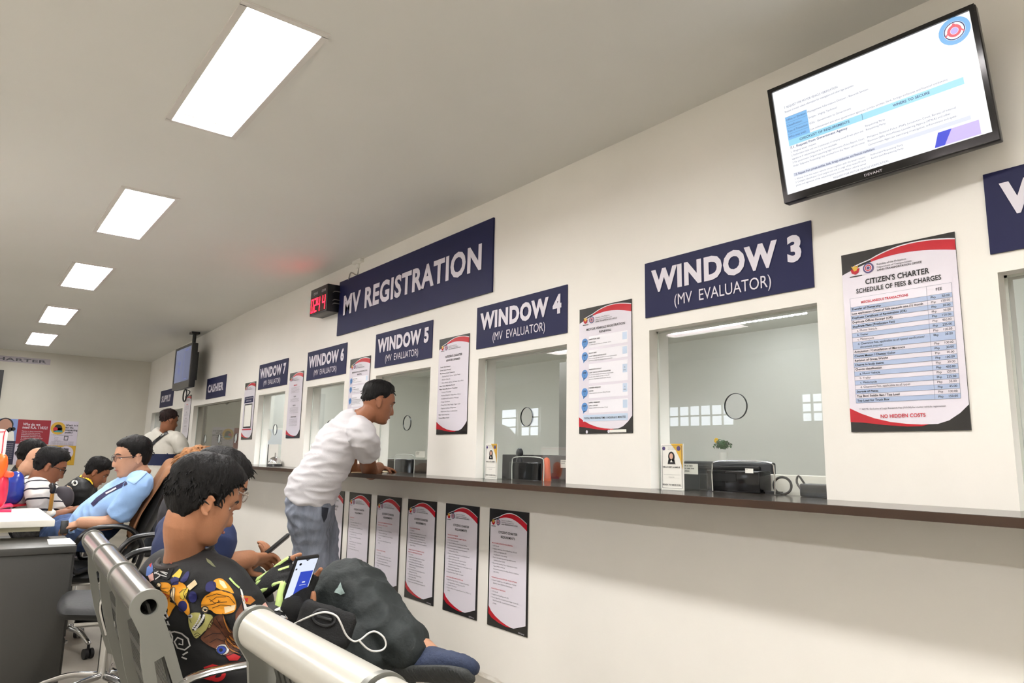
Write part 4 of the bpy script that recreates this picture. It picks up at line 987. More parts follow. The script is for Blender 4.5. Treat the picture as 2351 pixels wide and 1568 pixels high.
# things on the desk
M_pink = mat('pink_plastic', (226, 52, 96), .3); M_redp = mat('red_plastic', (206, 24, 44), .35)
def slab(name, pxs, z, th, m_, label, cat, group=None):
    q = [at(x, y, z=z) for x, y in pxs]; n = len(q); b = MB()
    b.add([p + Vector((0, 0, .0005)) for p in q] + [p + Vector((0, 0, th)) for p in q], [tuple(range(n)), tuple(range(n, 2 * n))] + [(i, (i + 1) % n, n + (i + 1) % n, n + i) for i in range(n)])
    return tag(b.out(name, m_), label, cat, group)
slab('folder', [(-4, 1158), (22, 1152), (60, 1152), (70, 1160), (20, 1165), (-4, 1164)], dz, .012, M_redp, 'red plastic folder lying at the back of the white desk', 'folder', 'folders on the desk')
slab('folder', [(-5, 1163), (24, 1158), (30, 1163), (-5, 1169)], dz + .0125, .01, M_pink, 'pink folder lying on the red one at the left edge', 'folder', 'folders on the desk')
slab('paper_sheet', [(-4, 1174), (30, 1171), (68, 1174), (66, 1178), (-4, 1180)], dz, .003, M_paper, 'white sheet near the front of the white desk', 'paper')
slab('marker_pen', [(-4, 1173.5), (26, 1173.5), (26, 1176), (-4, 1176)], dz + .0035, .012, M_pink, 'pink marker pen lying on the white sheet on the desk', 'pen')
M_acry = mat('white_acrylic', (246, 240, 240), .3); M_accr = mat('acrylic_red_line', (214, 60, 70), .3)
a = at(4, 1100, x=dx0 + .03); yy = a.y
t = empty('sign_stand', (dx0 + .03, yy - .2, dz), 'white sign stand with red outline cut off at the left edge', 'sign stand')
m = MB(); zt_ = at(8, 985, x=dx0 + .03).z
me = poly([(yy - .4, dz + .001), (yy, dz + .001)] + [(yy - .03 + .03 * math.cos(g), zt_ - .03 + .03 * math.sin(g)) for g in [math.pi / 2 * i / 6 for i in range(7)]] + [(yy - .4, zt_)], (), .01)
me.transform(Matrix(((0, 0, 1, dx0 + .03), (1, 0, 0, 0), (0, 1, 0, 0), (0, 0, 0, 1)))); link('board', me, M_acry, t)
m = MB(); m.tube([(dx0 + .0415, yy - .02, dz + .03), (dx0 + .0415, yy - .02, zt_ - .05), (dx0 + .0415, yy - .05, zt_ - .02), (dx0 + .0415, yy - .4, zt_ - .02)], .003, 6, 4); m.out('red_outline', M_accr, t)
M_bagb = mat('blue_glossy_bag', (40, 62, 160), .25, var=.2, scale=10, bump=.4, bscale=14)
M_bagp = mat('red_glossy_bag', (222, 50, 80), .25, var=.12, scale=8, bump=.3, bscale=10)
def blob(pxs, f, th, voxel=.012): # a soft bag: thick pillow over an outline
    q = [at(x, y, f=f) for x, y in pxs]; c = sum(q, Vector()) / len(q)
    return c, q
def pillow(name, px, py, f, rx, rz, th, m_, label, cat, parent=None, pw=2.6):
    c = at(px, py, f=f); V = []; F = []; n = 26; h = 14
    dirv = (c - Vector((0, 0, HC))); dirv.z = 0; dirv.normalize(); u = Vector((-dirv.y, dirv.x, 0)) * -1
    for i in range(h + 1):
        p = math.pi * i / h - math.pi / 2
        for j in range(n):
            g = 2 * math.pi * j / n
            sg = lambda v, e: math.copysign(abs(v) ** e, v)
            e = 2 / pw
            pt_ = u * (rx * sg(math.cos(p), e) * sg(math.cos(g), e)) + dirv * (th * sg(math.cos(p), e) * sg(math.sin(g), e)) + Vector((0, 0, rz * sg(math.sin(p), e)))
            pt_ *= 1 + .10 * noise.noise(pt_ * 14 + Vector((px, py, 0))) + .10 * (abs(noise.noise(pt_ * 24 + Vector((py, px, 3)))) - .25)
            V.append(c + pt_)
    F = [(i * n + j, i * n + (j + 1) % n, (i + 1) * n + (j + 1) % n, (i + 1) * n + j) for i in range(h) for j in range(n)]
    m = MB(); m.add(V, F); o = m.out(name, m_, parent, smooth=True)
    return tag(o, label, cat) if label else o
pillow('plastic_bag', 30, 1122, 4.62, .062, .11, .06, M_bagb, 'crumpled blue plastic bag standing on the white desk', 'bag')
o = pillow('handbag', -2, 1124, 4.2, .045, .10, .05, M_bagp, 'red and pink glossy bag at the left edge of the desk', 'bag')
pillow('flap', -1, 1070, 4.2, .040, .075, .045, mat('orange_vinyl', (255, 108, 28), .35), None, None, o)
pillow('pouch', 19, 1089, 4.22, .030, .020, .03, mat('coral_vinyl', (238, 92, 56), .4), None, None, o)
a, b_ = at(115, 1172, f=4.62), at(121, 1128, f=4.62)
m = MB(); m.cyl(a, b_, .012, 14); t = tag(m.out('walking_cane', mat('golden_wood', (206, 150, 66), .3, metal=.3), smooth=True), 'golden stick held upright beside the striped shirt man\'s arm', 'stick')
m = MB(); m.tube([b_, at(122, 1120, f=4.62), at(119, 1115, f=4.62)], .018, 10); m.out('grip', M_plastic_black, t, smooth=True)
a, b_ = at(72, 1160, f=4.78), at(119, 1180, f=4.66)
m = MB(); m.tube([a, (a + b_) / 2 + Vector((0, 0, .012)), b_], [(.03, .02), (.032, .022), (.028, .02)], 14, 4); t = tag(m.out('chair_arm', M_desk, smooth=True), 'rounded cream plastic armrest rising behind the desk corner', 'armrest')
m = MB(); m.tube([a + Vector((0, 0, -.02)), a + Vector((-.05, 0, -.3)), Vector((a.x - .09, a.y, .0))], .02, 10, cap=0); m.out('support', M_desk, t, smooth=True)

# ------------------------------------------------------------------ office chair of the man in blue (faces away from the counter, reclined)
M_leather = mat('black_leather', (22, 22, 23), .6, bump=.12, bscale=80)
CX, CY = 0., 0.
t = empty('office_chair', (0, 0, 0), 'black office armchair with a brown jacket over its reclined back', 'chair', 'black office armchairs')
m = MB()
V, F = tube([(CX, CY - .17, .46), (CX, CY + .03, .445), (CX, CY + .2, .435)], [(.24, .05), (.26, .055), (.23, .05)], 24, 6, ref=(1, 0, 0)); m.add(V, F); m.out('seat', M_leather, t, smooth=True)
m = MB()
V, F = tube([(CX, CY + .22, .49), (CX, CY + .32, .64), (CX, CY + .40, .83), (CX, CY + .465, 1.01), (CX, CY + .49, 1.09)], [(.20, .035), (.24, .045), (.25, .05), (.22, .045), (.14, .03)], 24, 6, ref=(1, 0, 0)); m.add(V, F); m.out('backrest', M_leather, t, smooth=True)
for s_ in (-1, 1):
    m = MB(); x = CX + s_ * .31; q = .10
    V, F = tube([(x - s_ * .05, CY + .22 + q, .455), (x, CY + .25 + q, .60), (x, CY + .18 + q, .715), (x, CY + .06 + q, .735), (x, CY - .05 + q, .705), (x, CY - .11 + q, .60), (x - s_ * .02, CY - .09 + q, .49), (x - s_ * .08, CY - .02 + q, .49)], [(.026, .014)] * 8, 12, 5, ref=(1, 0, 0)); m.add(V, F)
    m.out('armrest', M_plastic_black, t, smooth=True)
MB().cyl((CX, CY, .12), (CX, CY, .40), .028, 18).out('gas_column', M_steel, t, smooth=True)
MB().box((CX - .12, CY - .14, .38), (CX + .12, CY + .16, .40), None, .006).out('seat_plate', M_steel, t)
m = MB()
for k in range(5):
    g = 2 * math.pi * k / 5 + .45
    e = Vector((CX + .29 * math.cos(g), CY + .29 * math.sin(g), .085))
    m.tube([(CX + .03 * math.cos(g), CY + .03 * math.sin(g), .13), (CX + .16 * math.cos(g), CY + .16 * math.sin(g), .125), e], [(.02, .014), (.017, .012), (.014, .012)], 10, 4)
m.out('star_base', M_steel, t, smooth=True)
for k in range(5):
    g = 2 * math.pi * k / 5 + .45; c = Vector((CX + .29 * math.cos(g), CY + .29 * math.sin(g), .028)); h_ = Vector((-math.sin(g), math.cos(g), 0))
    m = MB(); m.cyl(c - h_ * .024, c - h_ * .006, .028, 18); m.cyl(c + h_ * .006, c + h_ * .024, .028, 18); m.cyl(c, c + Vector((0, 0, .05)), .008, 8); m.out('caster', M_plastic_black, t, smooth=True)
CX, CY, CR = -5.10, .66, math.radians(-10)
t.location = (CX, CY, 0); t.rotation_euler = (0, 0, CR)
c = t.copy(); COL.objects.link(c); c.location = (-3.95, .68, 0); c['label'] = 'empty black office armchair nearer the camera, its arm showing behind the silver bench'
for k in list(t.children):
    q = k.copy(); COL.objects.link(q); q.parent = c
# brown jacket draped over the back
M_jacket = mat('brown_cloth', (142, 98, 66), .8, var=.18, scale=9, bump=.25, bscale=30)
b = MB(); n = 30; hN = 26; V = []
top = Vector((CX, CY + .49, 1.12)); dn = Vector((0, -.34, -.62)).normalized()
for i in range(hN + 1):
    s_ = i / hN
    for j in range(n + 1):
        u_ = j / n * 2 - 1
        # drape: down the front side for s<.35 , over the top, down behind
        if s_ < .42: k = (.42 - s_) / .42; p = top + Vector((0, -.052, -.01)) + Vector((0, -.24, -.62)) * (k * .70) + Vector((0, -.02 * math.sin(k * 3.1), 0))
        elif s_ < .52: g = (s_ - .42) / .10 * math.pi; p = top + Vector((0, -.055 * math.cos(g), .012 * math.sin(g) - .01))
        else: k = (s_ - .52) / .48; p = top + Vector((0, .055, -.01)) + Vector((0, -.10 * k, -.20)) * k
        wd = .25 + .04 * abs(s_ - .47)
        q = Vector((u_ * wd, 0, -.10 * abs(u_) ** 3 - .015 * math.cos(u_ * 9 + s_ * 3)))
        q.y += .014 * math.sin(u_ * 11 + s_ * 2) * (abs(s_ - .47) * 2) + .012 * noise.noise(Vector((u_ * 3, s_ * 5, 1)))
        V.append(p + q)
F = [(i * (n + 1) + j, i * (n + 1) + j + 1, (i + 1) * (n + 1) + j + 1, (i + 1) * (n + 1) + j) for i in range(hN) for j in range(n)]
me = bpy.data.meshes.new('j'); me.from_pydata([tuple(v) for v in V], [], F)
me.transform(Matrix.Translation((CX, CY, 0)) @ Matrix.Rotation(CR, 4, 'Z') @ Matrix.Translation((-CX, -CY, 0)))
me = evalmesh(me, [('SOLIDIFY', dict(thickness=.008)), ('SUBSURF', dict(levels=1))])
tag(link('jacket', me, M_jacket, None, True, True), 'brown jacket draped over the back of the office armchair', 'jacket')
# ------------------------------------------------------------------ people
RH = Vector((RV.x, RV.y, 0)).normalized(); FH = Vector((FV.x, FV.y, 0)).normalized()
def facing(phi):
    g = math.radians(phi); return RH * math.cos(g) + FH * math.sin(g)
def head_matrix(c, phi, pitch=0., roll=0.):
    F = facing(phi); L = Vector((0, 0, 1)).cross(F)
    M = Matrix(((F.x, L.x, 0), (F.y, L.y, 0), (F.z, L.z, 1)))
    M = M @ Matrix.Rotation(math.radians(pitch), 3, 'Y') @ Matrix.Rotation(math.radians(roll), 3, 'X')
    M = M.to_4x4(); M.translation = c; return M
HT = [(-.119, .058, .020, .006), (-.114, .072, .006, .030), (-.100, .081, -.010, .044), (-.083, .083, -.032, .053), (-.064, .085, -.052, .0605), (-.045, .086, -.070, .066), (-.02, .087, -.086, .0705), (0., .087, -.095, .0735), (.022, .093, -.099, .0755), (.05, .089, -.098, .0745), (.075, .074, -.088, .066), (.095, .050, -.068, .052), (.107, .025, -.045, .034), (.1135, 0., -.018, .010)]
def hsec(z):
    if z <= HT[0][0]: return HT[0][1:]
    for i in range(len(HT) - 1):
        if z <= HT[i + 1][0]:
            P = [Vector(q) for q in [(h[1], h[2], h[3]) for h in HT]]
            u = (z - HT[i][0]) / (HT[i + 1][0] - HT[i][0])
            return tuple(crom(P, i + u))
    return HT[-1][1:]
def ga(v, s): return math.exp(-(v / s) ** 2)
def sst(a, b, x):
    t = min(1, max(0, (x - a) / (b - a))); return t * t * (3 - 2 * t)
def head_grid(nz=56, nt=64, face=1.0):
    G = []
    zs = [-.119 + (.1135 + .119) * (.5 - .5 * math.cos(math.pi * i / nz)) for i in range(nz + 1)]
    for z in zs:
        f, b, w = hsec(z); cx, hx = (f + b) / 2, (f - b) / 2; row = []
        for j in range(nt):
            th = 2 * math.pi * j / nt
            c, s = math.cos(th), math.sin(th)
            x = cx + hx * math.copysign(abs(c) ** .93, c); y = w * math.copysign(abs(s) ** .93, s)
            if c > 0:
                d = 0.
                if z > -.048: d += (.004 + .021 * sst(.022, -.038, z)) * ga(y, .0085 + .006 * sst(0, -.04, z)) * sst(.03, .008, z)
                else: d += .025 * ga(y, .0135) * ga(z + .046, .007)
                d += .007 * ga(abs(y) - .013, .008) * ga(z + .042, .009)
                d -= .012 * ga(abs(y) - .032, .017) * ga(z - .001, .012)
                d += .005 * ga(abs(y) - .030, .026) * ga(z - .022, .008)
                d += .0065 * ga(y, .021) * ga(z + .064, .0055) + .006 * ga(y, .018) * ga(z + .077, .0058)
                d -= .004 * ga(y, .02) * ga(z + .0705, .003) + .003 * ga(y, .03) * ga(z + .088, .006)
                d += .006 * ga(y, .02) * ga(z + .103, .012)
                d += .004 * ga(abs(y) - .045, .02) * ga(z + .03, .02)
                x += d * face * sst(0, .25, c)
            row.append(Vector((x, y, z)))
        G.append(row)
    return G
def grid_mesh(G):
    n = len(G[0]); V = [v for r in G for v in r]
    F = [(i * n + j, i * n + (j + 1) % n, (i + 1) * n + (j + 1) % n, (i + 1) * n + j) for i in range(len(G) - 1) for j in range(n)]
    F += [tuple(range(n - 1, -1, -1)), tuple(range((len(G) - 1) * n, len(G) * n))]
    return V, F
LINE = {'short': [(0, .066), (35, .062), (55, .05), (68, .012), (78, -.018), (86, .012), (98, .012), (110, -.03), (135, -.062), (180, -.07)],
        'fade': [(0, .062), (35, .06), (55, .05), (66, .02), (78, -.005), (86, .018), (98, .015), (115, -.01), (140, -.035), (180, -.04)],
        'full': [(0, .064), (35, .055), (55, .035), (70, -.02), (90, -.045), (110, -.065), (140, -.085), (180, -.095)]}
def hair_geo(M, style='short', t=.012, top=.010, noisef=40., amp=.006, seed=0, s=1.0, front=0.):
    G = head_grid(48, 72, 0.); L = LINE[style]; out = []
    for r in G:
        row = []
        for p in r:
            az = math.degrees(abs(math.atan2(p.y, p.x + .005)))
            for k in range(len(L) - 1):
                if az <= L[k + 1][0]: break
            u = (az - L[k][0]) / (L[k + 1][0] - L[k][0]); zl = L[k][1] + (L[k + 1][1] - L[k][1]) * min(1, max(0, u))
            zl += .004 * noise.noise(Vector((az * .12, seed, 0)))
            m = sst(zl - .004, zl + (.012 if style != 'fade' else .045), p.z)
            th = (t + top * sst(.02, .09, p.z) + front * sst(.04, .09, p.z) * sst(-.02, .07, p.x)) * m - .007 * (1 - m)
            d = (p - Vector((0, 0, .01))).normalized()
            q = Vector((p.x * noisef, p.y * noisef * .9, p.z * noisef * .45)) + Vector((seed * 7, 0, 0))
            th += amp * m * (noise.noise(q) + .6 * noise.noise(q * 2.3))
            row.append(p + d * th)
        out.append(row)
    V, F = grid_mesh(out)
    return [M @ (v * s) for v in V], F
def hair_tufts(M, n, L, seed, style='short', s=1.0, r=.004, droop=.5, lift=.008, tz=-.01):
    """short tapered locks that follow the skull, so the outline is not smooth"""
    R = random.Random(seed); G = head_grid(40, 60, 0.); parts = []
    cand = []
    for row in G:
        for p in row:
            az = math.degrees(abs(math.atan2(p.y, p.x + .005))); LL = LINE[style]
            for k in range(len(LL) - 1):
                if az <= LL[k + 1][0]: break
            u = (az - LL[k][0]) / (LL[k + 1][0] - LL[k][0]); zl = LL[k][1] + (LL[k + 1][1] - LL[k][1]) * min(1, max(0, u))
            if p.z > max(zl + .004, tz): cand.append(p)
    for _ in range(n):
        p = R.choice(cand); d = (p - Vector((0, 0, .0))).normalized()
        crown = Vector((-.05, 0, .1)); tg = (p - crown); tg = (tg - d * tg.dot(d))
        tg = (tg.normalized() if tg.length > 1e-4 else Vector((1, 0, 0))) + Vector((R.gauss(0, .35), R.gauss(0, .35), R.gauss(0, .2)))
        l = L * R.uniform(.6, 1.3); a = p + d * (lift + R.uniform(0, .008))
        b_ = a + tg * l * .5 + d * l * .12; c = b_ + tg * l * .5 - d * l * .22 * droop
        parts.append(tube([M @ (a * s), M @ (b_ * s), M @ (c * s)], [r, r * .8, r * .15], 5, 2, cap=1))
    return parts
def ear_parts(M, s=1.0):
    out = []
    for sg in (-1, 1):
        c = Vector((-.008, sg * .0725, -.012))
        b = MB(); b.sph((0, 0, 0), (.014, .006, .0255), 12); R_ = Matrix.Rotation(math.radians(-12), 3, 'Y') @ Matrix.Rotation(sg * math.radians(22), 3, 'Z')
        out.append(([M @ ((c + Vector((-.004, sg * .006, 0)) + R_ @ v) * s) for v in b.v], b.f))
        pts = [c + Vector((-.004, sg * .008, 0)) + R_ @ Vector((.016 * math.cos(g) * (1.05), sg * .004, .030 * math.sin(g))) for g in [math.radians(-60 - 0 + a) for a in range(0, 1)]]
        ring = [c + Vector((-.004, sg * .008, 0)) + R_ @ Vector((-.0155 * math.cos(g), sg * .003, .027 * math.sin(g))) for g in [math.radians(a) for a in range(-95, 150, 24)]]
        out.append(tube([M @ (p * s) for p in ring], .005 * s, 8, 2))
    return out
def hand_parts(w, xd, nr, curl=(.35, .4, .45, .5), thumb=.5, side=1, s=1.0, spread=.05, pitch=0.):
    """palm, four fingers and thumb; xd = direction of the fingers, nr = normal of the back of the hand, side = +1 when the thumb lies along nr x xd"""
    x = Vector(xd).normalized(); n = Vector(nr); n = (n - x * n.dot(x)).normalized(); y = n.cross(x) * side
    P = lambda a, b, c: Vector(w) + (x * a + y * b + n * c) * s
    parts = [tube([P(-.012, 0, 0), P(.02, 0, 0), P(.055, .002, .002), P(.088, .0, .002)], [(.027 * s, .019 * s), (.033 * s, .017 * s), (.040 * s, .0155 * s), (.040 * s, .012 * s)], 14, 4, ref=y)]
    fing = []
    for i, (b0, l, r) in enumerate(((.030, .074, .0088), (.010, .082, .009), (-.011, .076, .0086), (-.030, .060, .0076))):
        pts = [P(.078, b0, .001), P(.092, b0 * 1.05, .002)]; ang = curl[i] * .55; cur = Vector((.092, b0 * 1.05, .002))
        for k, fr in enumerate((.45, .31, .24)):
            d = Vector((math.cos(ang), spread * (b0 / .03), -math.sin(ang))); cur = cur + d * (l * fr); pts.append(P(*cur)); ang += curl[i] * (1.1 if k == 0 else .8)
        fing.append((pts, [r * s * 1.05, r * s * 1.05, r * s, r * s * .92, r * s * .8]))
    t0 = [P(.018, .022, -.004), P(.04, .042, -.012 - .012 * thumb), P(.066, .054 - .016 * thumb, -.02 - .022 * thumb), P(.090, .052 - .03 * thumb, -.022 - .028 * thumb)]
    fing.append((t0, [.0135 * s, .012 * s, .0105 * s, .008 * s]))
    for pts, r in fing: parts.append(tube(pts, r, 10, 3))
    return parts, fing, (x, y, n, P)
def wrinkle(me, amp, fr=9., seed=0, stretch=(1, 1, 1), limit=None):
    nr = [v.normal.copy() for v in me.vertices]
    for v, n in zip(me.vertices, nr):
        p = v.co; q = Vector((p.x * stretch[0], p.y * stretch[1], p.z * stretch[2])) * fr + Vector((seed, seed * 3, 0))
        k = noise.noise(q); r = 1 - abs(noise.noise(q * 1.7 + Vector((5, 1, 2)))) * 2.2
        v.co = p + n * amp * (.7 * k + .55 * max(-.4, r) + .3 * noise.noise(q * 3.1))
def up(r, e): return (r[0] + e, r[1] + e) if isinstance(r, (tuple, list)) else r + e
def cut(pts, rad, t):
    """first part of a limb: pts[0], pts[1], .. up to parameter t (in segments)"""
    k = int(t); u = t - k; P, R = [], []
    for i in range(min(k, len(pts) - 1) + 1): P.append(Vector(pts[i])); R.append(rad[i])
    if u > 1e-3 and k < len(pts) - 1:
        P.append(Vector(pts[k]).lerp(Vector(pts[k + 1]), u))
        a, b = rad[k], rad[k + 1]
        f = lambda a, b: (a[0] + (b[0] - a[0]) * u, a[1] + (b[1] - a[1]) * u) if isinstance(a, tuple) else a + (b - a) * u
        R.append(f(a, b))
    return P, R
M_eyew = mat('eye_white', (226, 220, 212), .3); M_iris = mat('iris_dark', (30, 20, 16), .2); M_brow = mat('eyebrow_dark', (24, 20, 20), .7); M_lip = mat('lip', (158, 96, 84), .45)
def skinmat(n, rgb): return mat('skin_' + n, rgb, .5, var=.10, scale=14, bump=.08, bscale=160, spec=.35)
def hairmat(n, rgb): return mat('hair_' + n, rgb, .6, var=.5, scale=45, bump=.6, bscale=95, stretch=(1, 1, .45), spec=.22)

def person(label, base, skin, head, torso, lat, arms=(), legs=(), shirt=None, pants=None, hair=None, voxel=.006, cvox=.009, neck=None, wr=.006, group=None, face=True, seed=0, shoes=None, neck_r=.055, extra=(), collar=None, pant_drop=.0, sleeve_e=.014, hips=None, pwr=None, hs=1.0, coll_m=None, wst=(1, 1, 1), wfr=9.):
    """head = (centre, phi, pitch[, roll]); torso = [(point, half width, half depth)] from the neck down; arms = dicts with pts, rad, sleeve, hand; legs = dicts with pts, rad"""
    t = empty('person', base, label, 'person', group)
    M = head_matrix(*head)
    parts = [([M @ (v * hs) for v in V], F) for V, F in [grid_mesh(head_grid())]]
    parts += ear_parts(M, hs)
    nb = neck or torso[0][0]
    parts.append(tube([M @ Vector((-.03, 0, .0)), M @ Vector((-.028, 0, -.07)), Vector(nb).lerp(M @ Vector((-.028, 0, -.07)), .35), nb], [neck_r * .9, neck_r, neck_r * 1.02, neck_r * 1.15], 18, 4, ch=.3))
    parts.append(tube([q[0] for q in torso], [(max(.03, q[1] - .018), max(.03, q[2] - .018)) for q in torso], 24, 5, ref=lat))
    hands = []
    for a in arms:
        parts.append(tube([torso[1][0].lerp(Vector(a['pts'][0]), .4)] + list(a['pts']), [a['rad'][0] * .75, a['rad'][0] * .8] + list(a['rad'][1:]), 14, 5))
        if a.get('hand'):
            hp, fg, fr = hand_parts(a['pts'][-1], **a['hand']); hands.append((fg, fr)); parts += hp
    for l in legs:
        parts.append(tube(l['pts'], [r - .022 for r in l['rad']], 14, 5))
    parts += list(extra)
    me = union(parts, voxel, 2)
    me.materials.clear()
    body = link('body', me, skin, t, True, True)
    # face details
    if face:
        for sg in (-1, 1):
            b = MB(); b.sph((.0655, sg * .032, -.001), (.0085, .0125, .0050), 12); m = MB(); m.add([M @ (v * hs) for v in b.v], b.f); eo = m.out('eye', M_eyew, t, True)
            b = MB(); b.sph((.0700, sg * .0325, -.0015), (.005, .0062, .0046), 10); m = MB(); m.add([M @ (v * hs) for v in b.v], b.f); m.out('iris', M_iris, eo, True)
            pts = [M @ (Vector((x, sg * y, z)) * hs) for x, y, z in ((.0925, .014, .0195), (.0905, .028, .0245), (.081, .045, .0235), (.072, .053, .0185))]
            m = MB(); m.tube(pts, [(.003, .003), (.0042, .0032), (.0035, .003), (.0012, .0012)], 8, 4); m.out('eyebrow', M_brow, t, True)
        m = MB(); m.tube([M @ (Vector(q) * hs) for q in ((.083, .025, -.0715), (.0895, .012, -.069), (.0905, 0, -.0685), (.0895, -.012, -.069), (.083, -.025, -.0715))], [(.002, .002), (.0045, .005), (.0045, .0058), (.0045, .005), (.002, .002)], 8, 4)
        m.out('lips', M_lip, t, True)
    if hair:
        hm = hair['mat']; V, F = hair_geo(M, hair.get('style', 'short'), hair.get('t', .012), hair.get('top', .01), hair.get('nf', 40), hair.get('amp', .006), seed, hs, hair.get('front', 0.))
        b = MB(); b.add(V, F)
        for q in hair_tufts(M, hair.get('n', 0), hair.get('len', .03), seed + 5, hair.get('style', 'short'), hs, hair.get('r', .004), .7, hair.get('t', .012) * .7): b.add(*q)
        b.out('hair', hm, t, True)
    sh = pn = None
    if shirt:
        sp = [tube([q[0] for q in torso], [(q[1], q[2]) for q in torso], 32, 6, ref=lat, ch=.12)]
        for a in arms:
            P, R = cut(a['pts'], a['rad'], a.get('sleeve', .6))
            e0 = a.get('se', sleeve_e)
            sp.append(tube([torso[1][0].lerp(P[0], .35)] + P, [up(R[0], .02)] + [up(r, e0 * (1 + .25 * i)) for i, r in enumerate(R)], 18, 6, cap=1, ch=.25))
        if collar: sp += collar
        me = union(sp, cvox, 3); wrinkle(me, wr, wfr, seed, wst)
        me.materials.clear()
        sh = link('shirt', me, shirt, t, True, True)
    if pants:
        pp = []
        if hips: pp.append(tube([q[0] for q in hips], [(q[1], q[2]) for q in hips], 28, 5, ref=lat))
        for l in legs: pp.append(tube(l['pts'], [up(r, l.get('e', .012)) for r in l['rad']], 20, 6, cap=1))
        me = union(pp, cvox, 3); wrinkle(me, pwr if pwr is not None else wr * 1.2, 8, seed + 3)
        me.materials.clear()
        pn = link('trousers', me, pants, t, True, True)
    return dict(t=t, M=M, body=body, shirt=sh, pants=pn, hands=hands)
def split_mats(o, mats, fn):
    """surface pattern of a garment: fn(world point) -> material index"""
    me = o.data
    for m in mats: me.materials.append(m)
    W_ = o.parent.matrix_basis if o.parent else Matrix()
    for p in me.polygons: p.material_index = fn(W_ @ p.center)
def world_bvh(o):
    W_ = o.parent.matrix_basis if o.parent else Matrix()
    return BVHTree.FromPolygons([W_ @ v.co for v in o.data.vertices], [tuple(p.vertices) for p in o.data.polygons])
def decal(pxs, m, bvh, parent, name='print', off=.0022, holes=(), step=6., smooth=False):
    """a printed patch lying on a garment: its outline is traced on the cloth and subdivided to follow it"""
    if smooth and len(pxs) > 5:
        C_ = [Vector((x, y, 0)) for x, y in pxs]; n_ = len(C_); C_ = [C_[-1]] + C_ + C_[:2]
        pxs = [tuple(crom(C_, 1 + i + k / 3)[:2]) for i in range(n_) for k in range(3)]
    me = poly([(x, -y) for x, y in pxs], [[(x, -y) for x, y in h] for h in holes])
    bm = bmesh.new(); bm.from_mesh(me); bpy.data.meshes.remove(me)
    for _ in range(6):
        es = [e for e in bm.edges if e.calc_length() > step]
        if not es: break
        bmesh.ops.subdivide_edges(bm, edges=es, cuts=1)
        bmesh.ops.triangulate(bm, faces=bm.faces[:])
    O = Vector((0, 0, HC)); V = []; ok = []
    bm.verts.index_update()
    for v in bm.verts:
        d = (at(v.co.x, -v.co.y, f=1.) - O).normalized(); h = bvh.ray_cast(O, d)
        ok.append(h[0] is not None)
        if h[0] is None: V.append(Vector()); continue
        n = h[1]
        if n.dot(d) > 0: n = -n
        V.append(h[0] + n * off)
    F = []
    for f in bm.faces:
        ii = [v.index for v in f.verts]
        if all(ok[i] for i in ii) and max((V[ii[i]] - V[ii[i - 1]]).length for i in range(len(ii))) < .06: F.append(tuple(ii))
    bm.free()
    if not F: return None
    used = sorted({i for f in F for i in f}); mp = {i: k for k, i in enumerate(used)}
    me = bpy.data.meshes.new(name); me.from_pydata([tuple(V[i]) for i in used], [], [tuple(mp[i] for i in f) for f in F])
    return link(name, me, m, parent, True, True)
def stroke(pts, wd):
    """outline polygon of a drawn line on the photograph's grid"""
    P = [Vector((x, y, 0)) for x, y in pts]; A, B = [], []
    for i, p in enumerate(P):
        d = (P[min(i + 1, len(P) - 1)] - P[max(i - 1, 0)]); d = d.normalized(); n = Vector((-d.y, d.x, 0)) * wd / 2
        A.append((p + n)[:2]); B.append((p - n)[:2])
    return A + B[::-1]
def glasses(M, t, m, s=1.0):
    b = MB()
    for sg in (-1, 1):
        ring = [M @ (Vector((.099 - .012 * abs(math.cos(g)) * 0, sg * (.033 + .024 * math.cos(g)), -.002 + .018 * math.sin(g))) * s) for g in [2 * math.pi * k / 20 for k in range(21)]]
        b.tube(ring, .0018 * s, 6, 1, cap=0)
        b.tube([M @ (Vector((.098, sg * .057, .004)) * s), M @ (Vector((.05, sg * .078, .004)) * s), M @ (Vector((-.01, sg * .08, .004)) * s)], .002 * s, 6, 3)
    b.tube([M @ (Vector((.1, -.01, .003)) * s), M @ (Vector((.104, 0, .006)) * s), M @ (Vector((.1, .01, .003)) * s)], .0018 * s, 6, 2)
    return b.out('glasses', m, t, True)
def phone(name, c, up_, right, w, h, th, label, screen=True):
    u = Vector(right).normalized(); v = Vector(up_); v = (v - u * v.dot(u)).normalized(); n = u.cross(v)
    M = Matrix(((u.x, v.x, n.x, c[0]), (u.y, v.y, n.y, c[1]), (u.z, v.z, n.z, c[2]), (0, 0, 0, 1)))
    t = empty(name, c, label, 'phone')
    MB().box((-w / 2, -h / 2, -th), (w / 2, h / 2, 0), M, .0035).out('case', M_plastic_black, t, True)
    return t, Face(M @ Vector((-w / 2 + .003, -h / 2 + .004, .0002)), u, v, w - .006, h - .008)
SK1 = skinmat('tan', (176, 122, 90)); SK2 = skinmat('brown', (150, 98, 70)); SK3 = skinmat('light', (196, 148, 120))
HB = hairmat('black', (17, 15, 15)); HBr = hairmat('brown', (96, 66, 46)); HD = hairmat('dark_brown', (44, 30, 28))
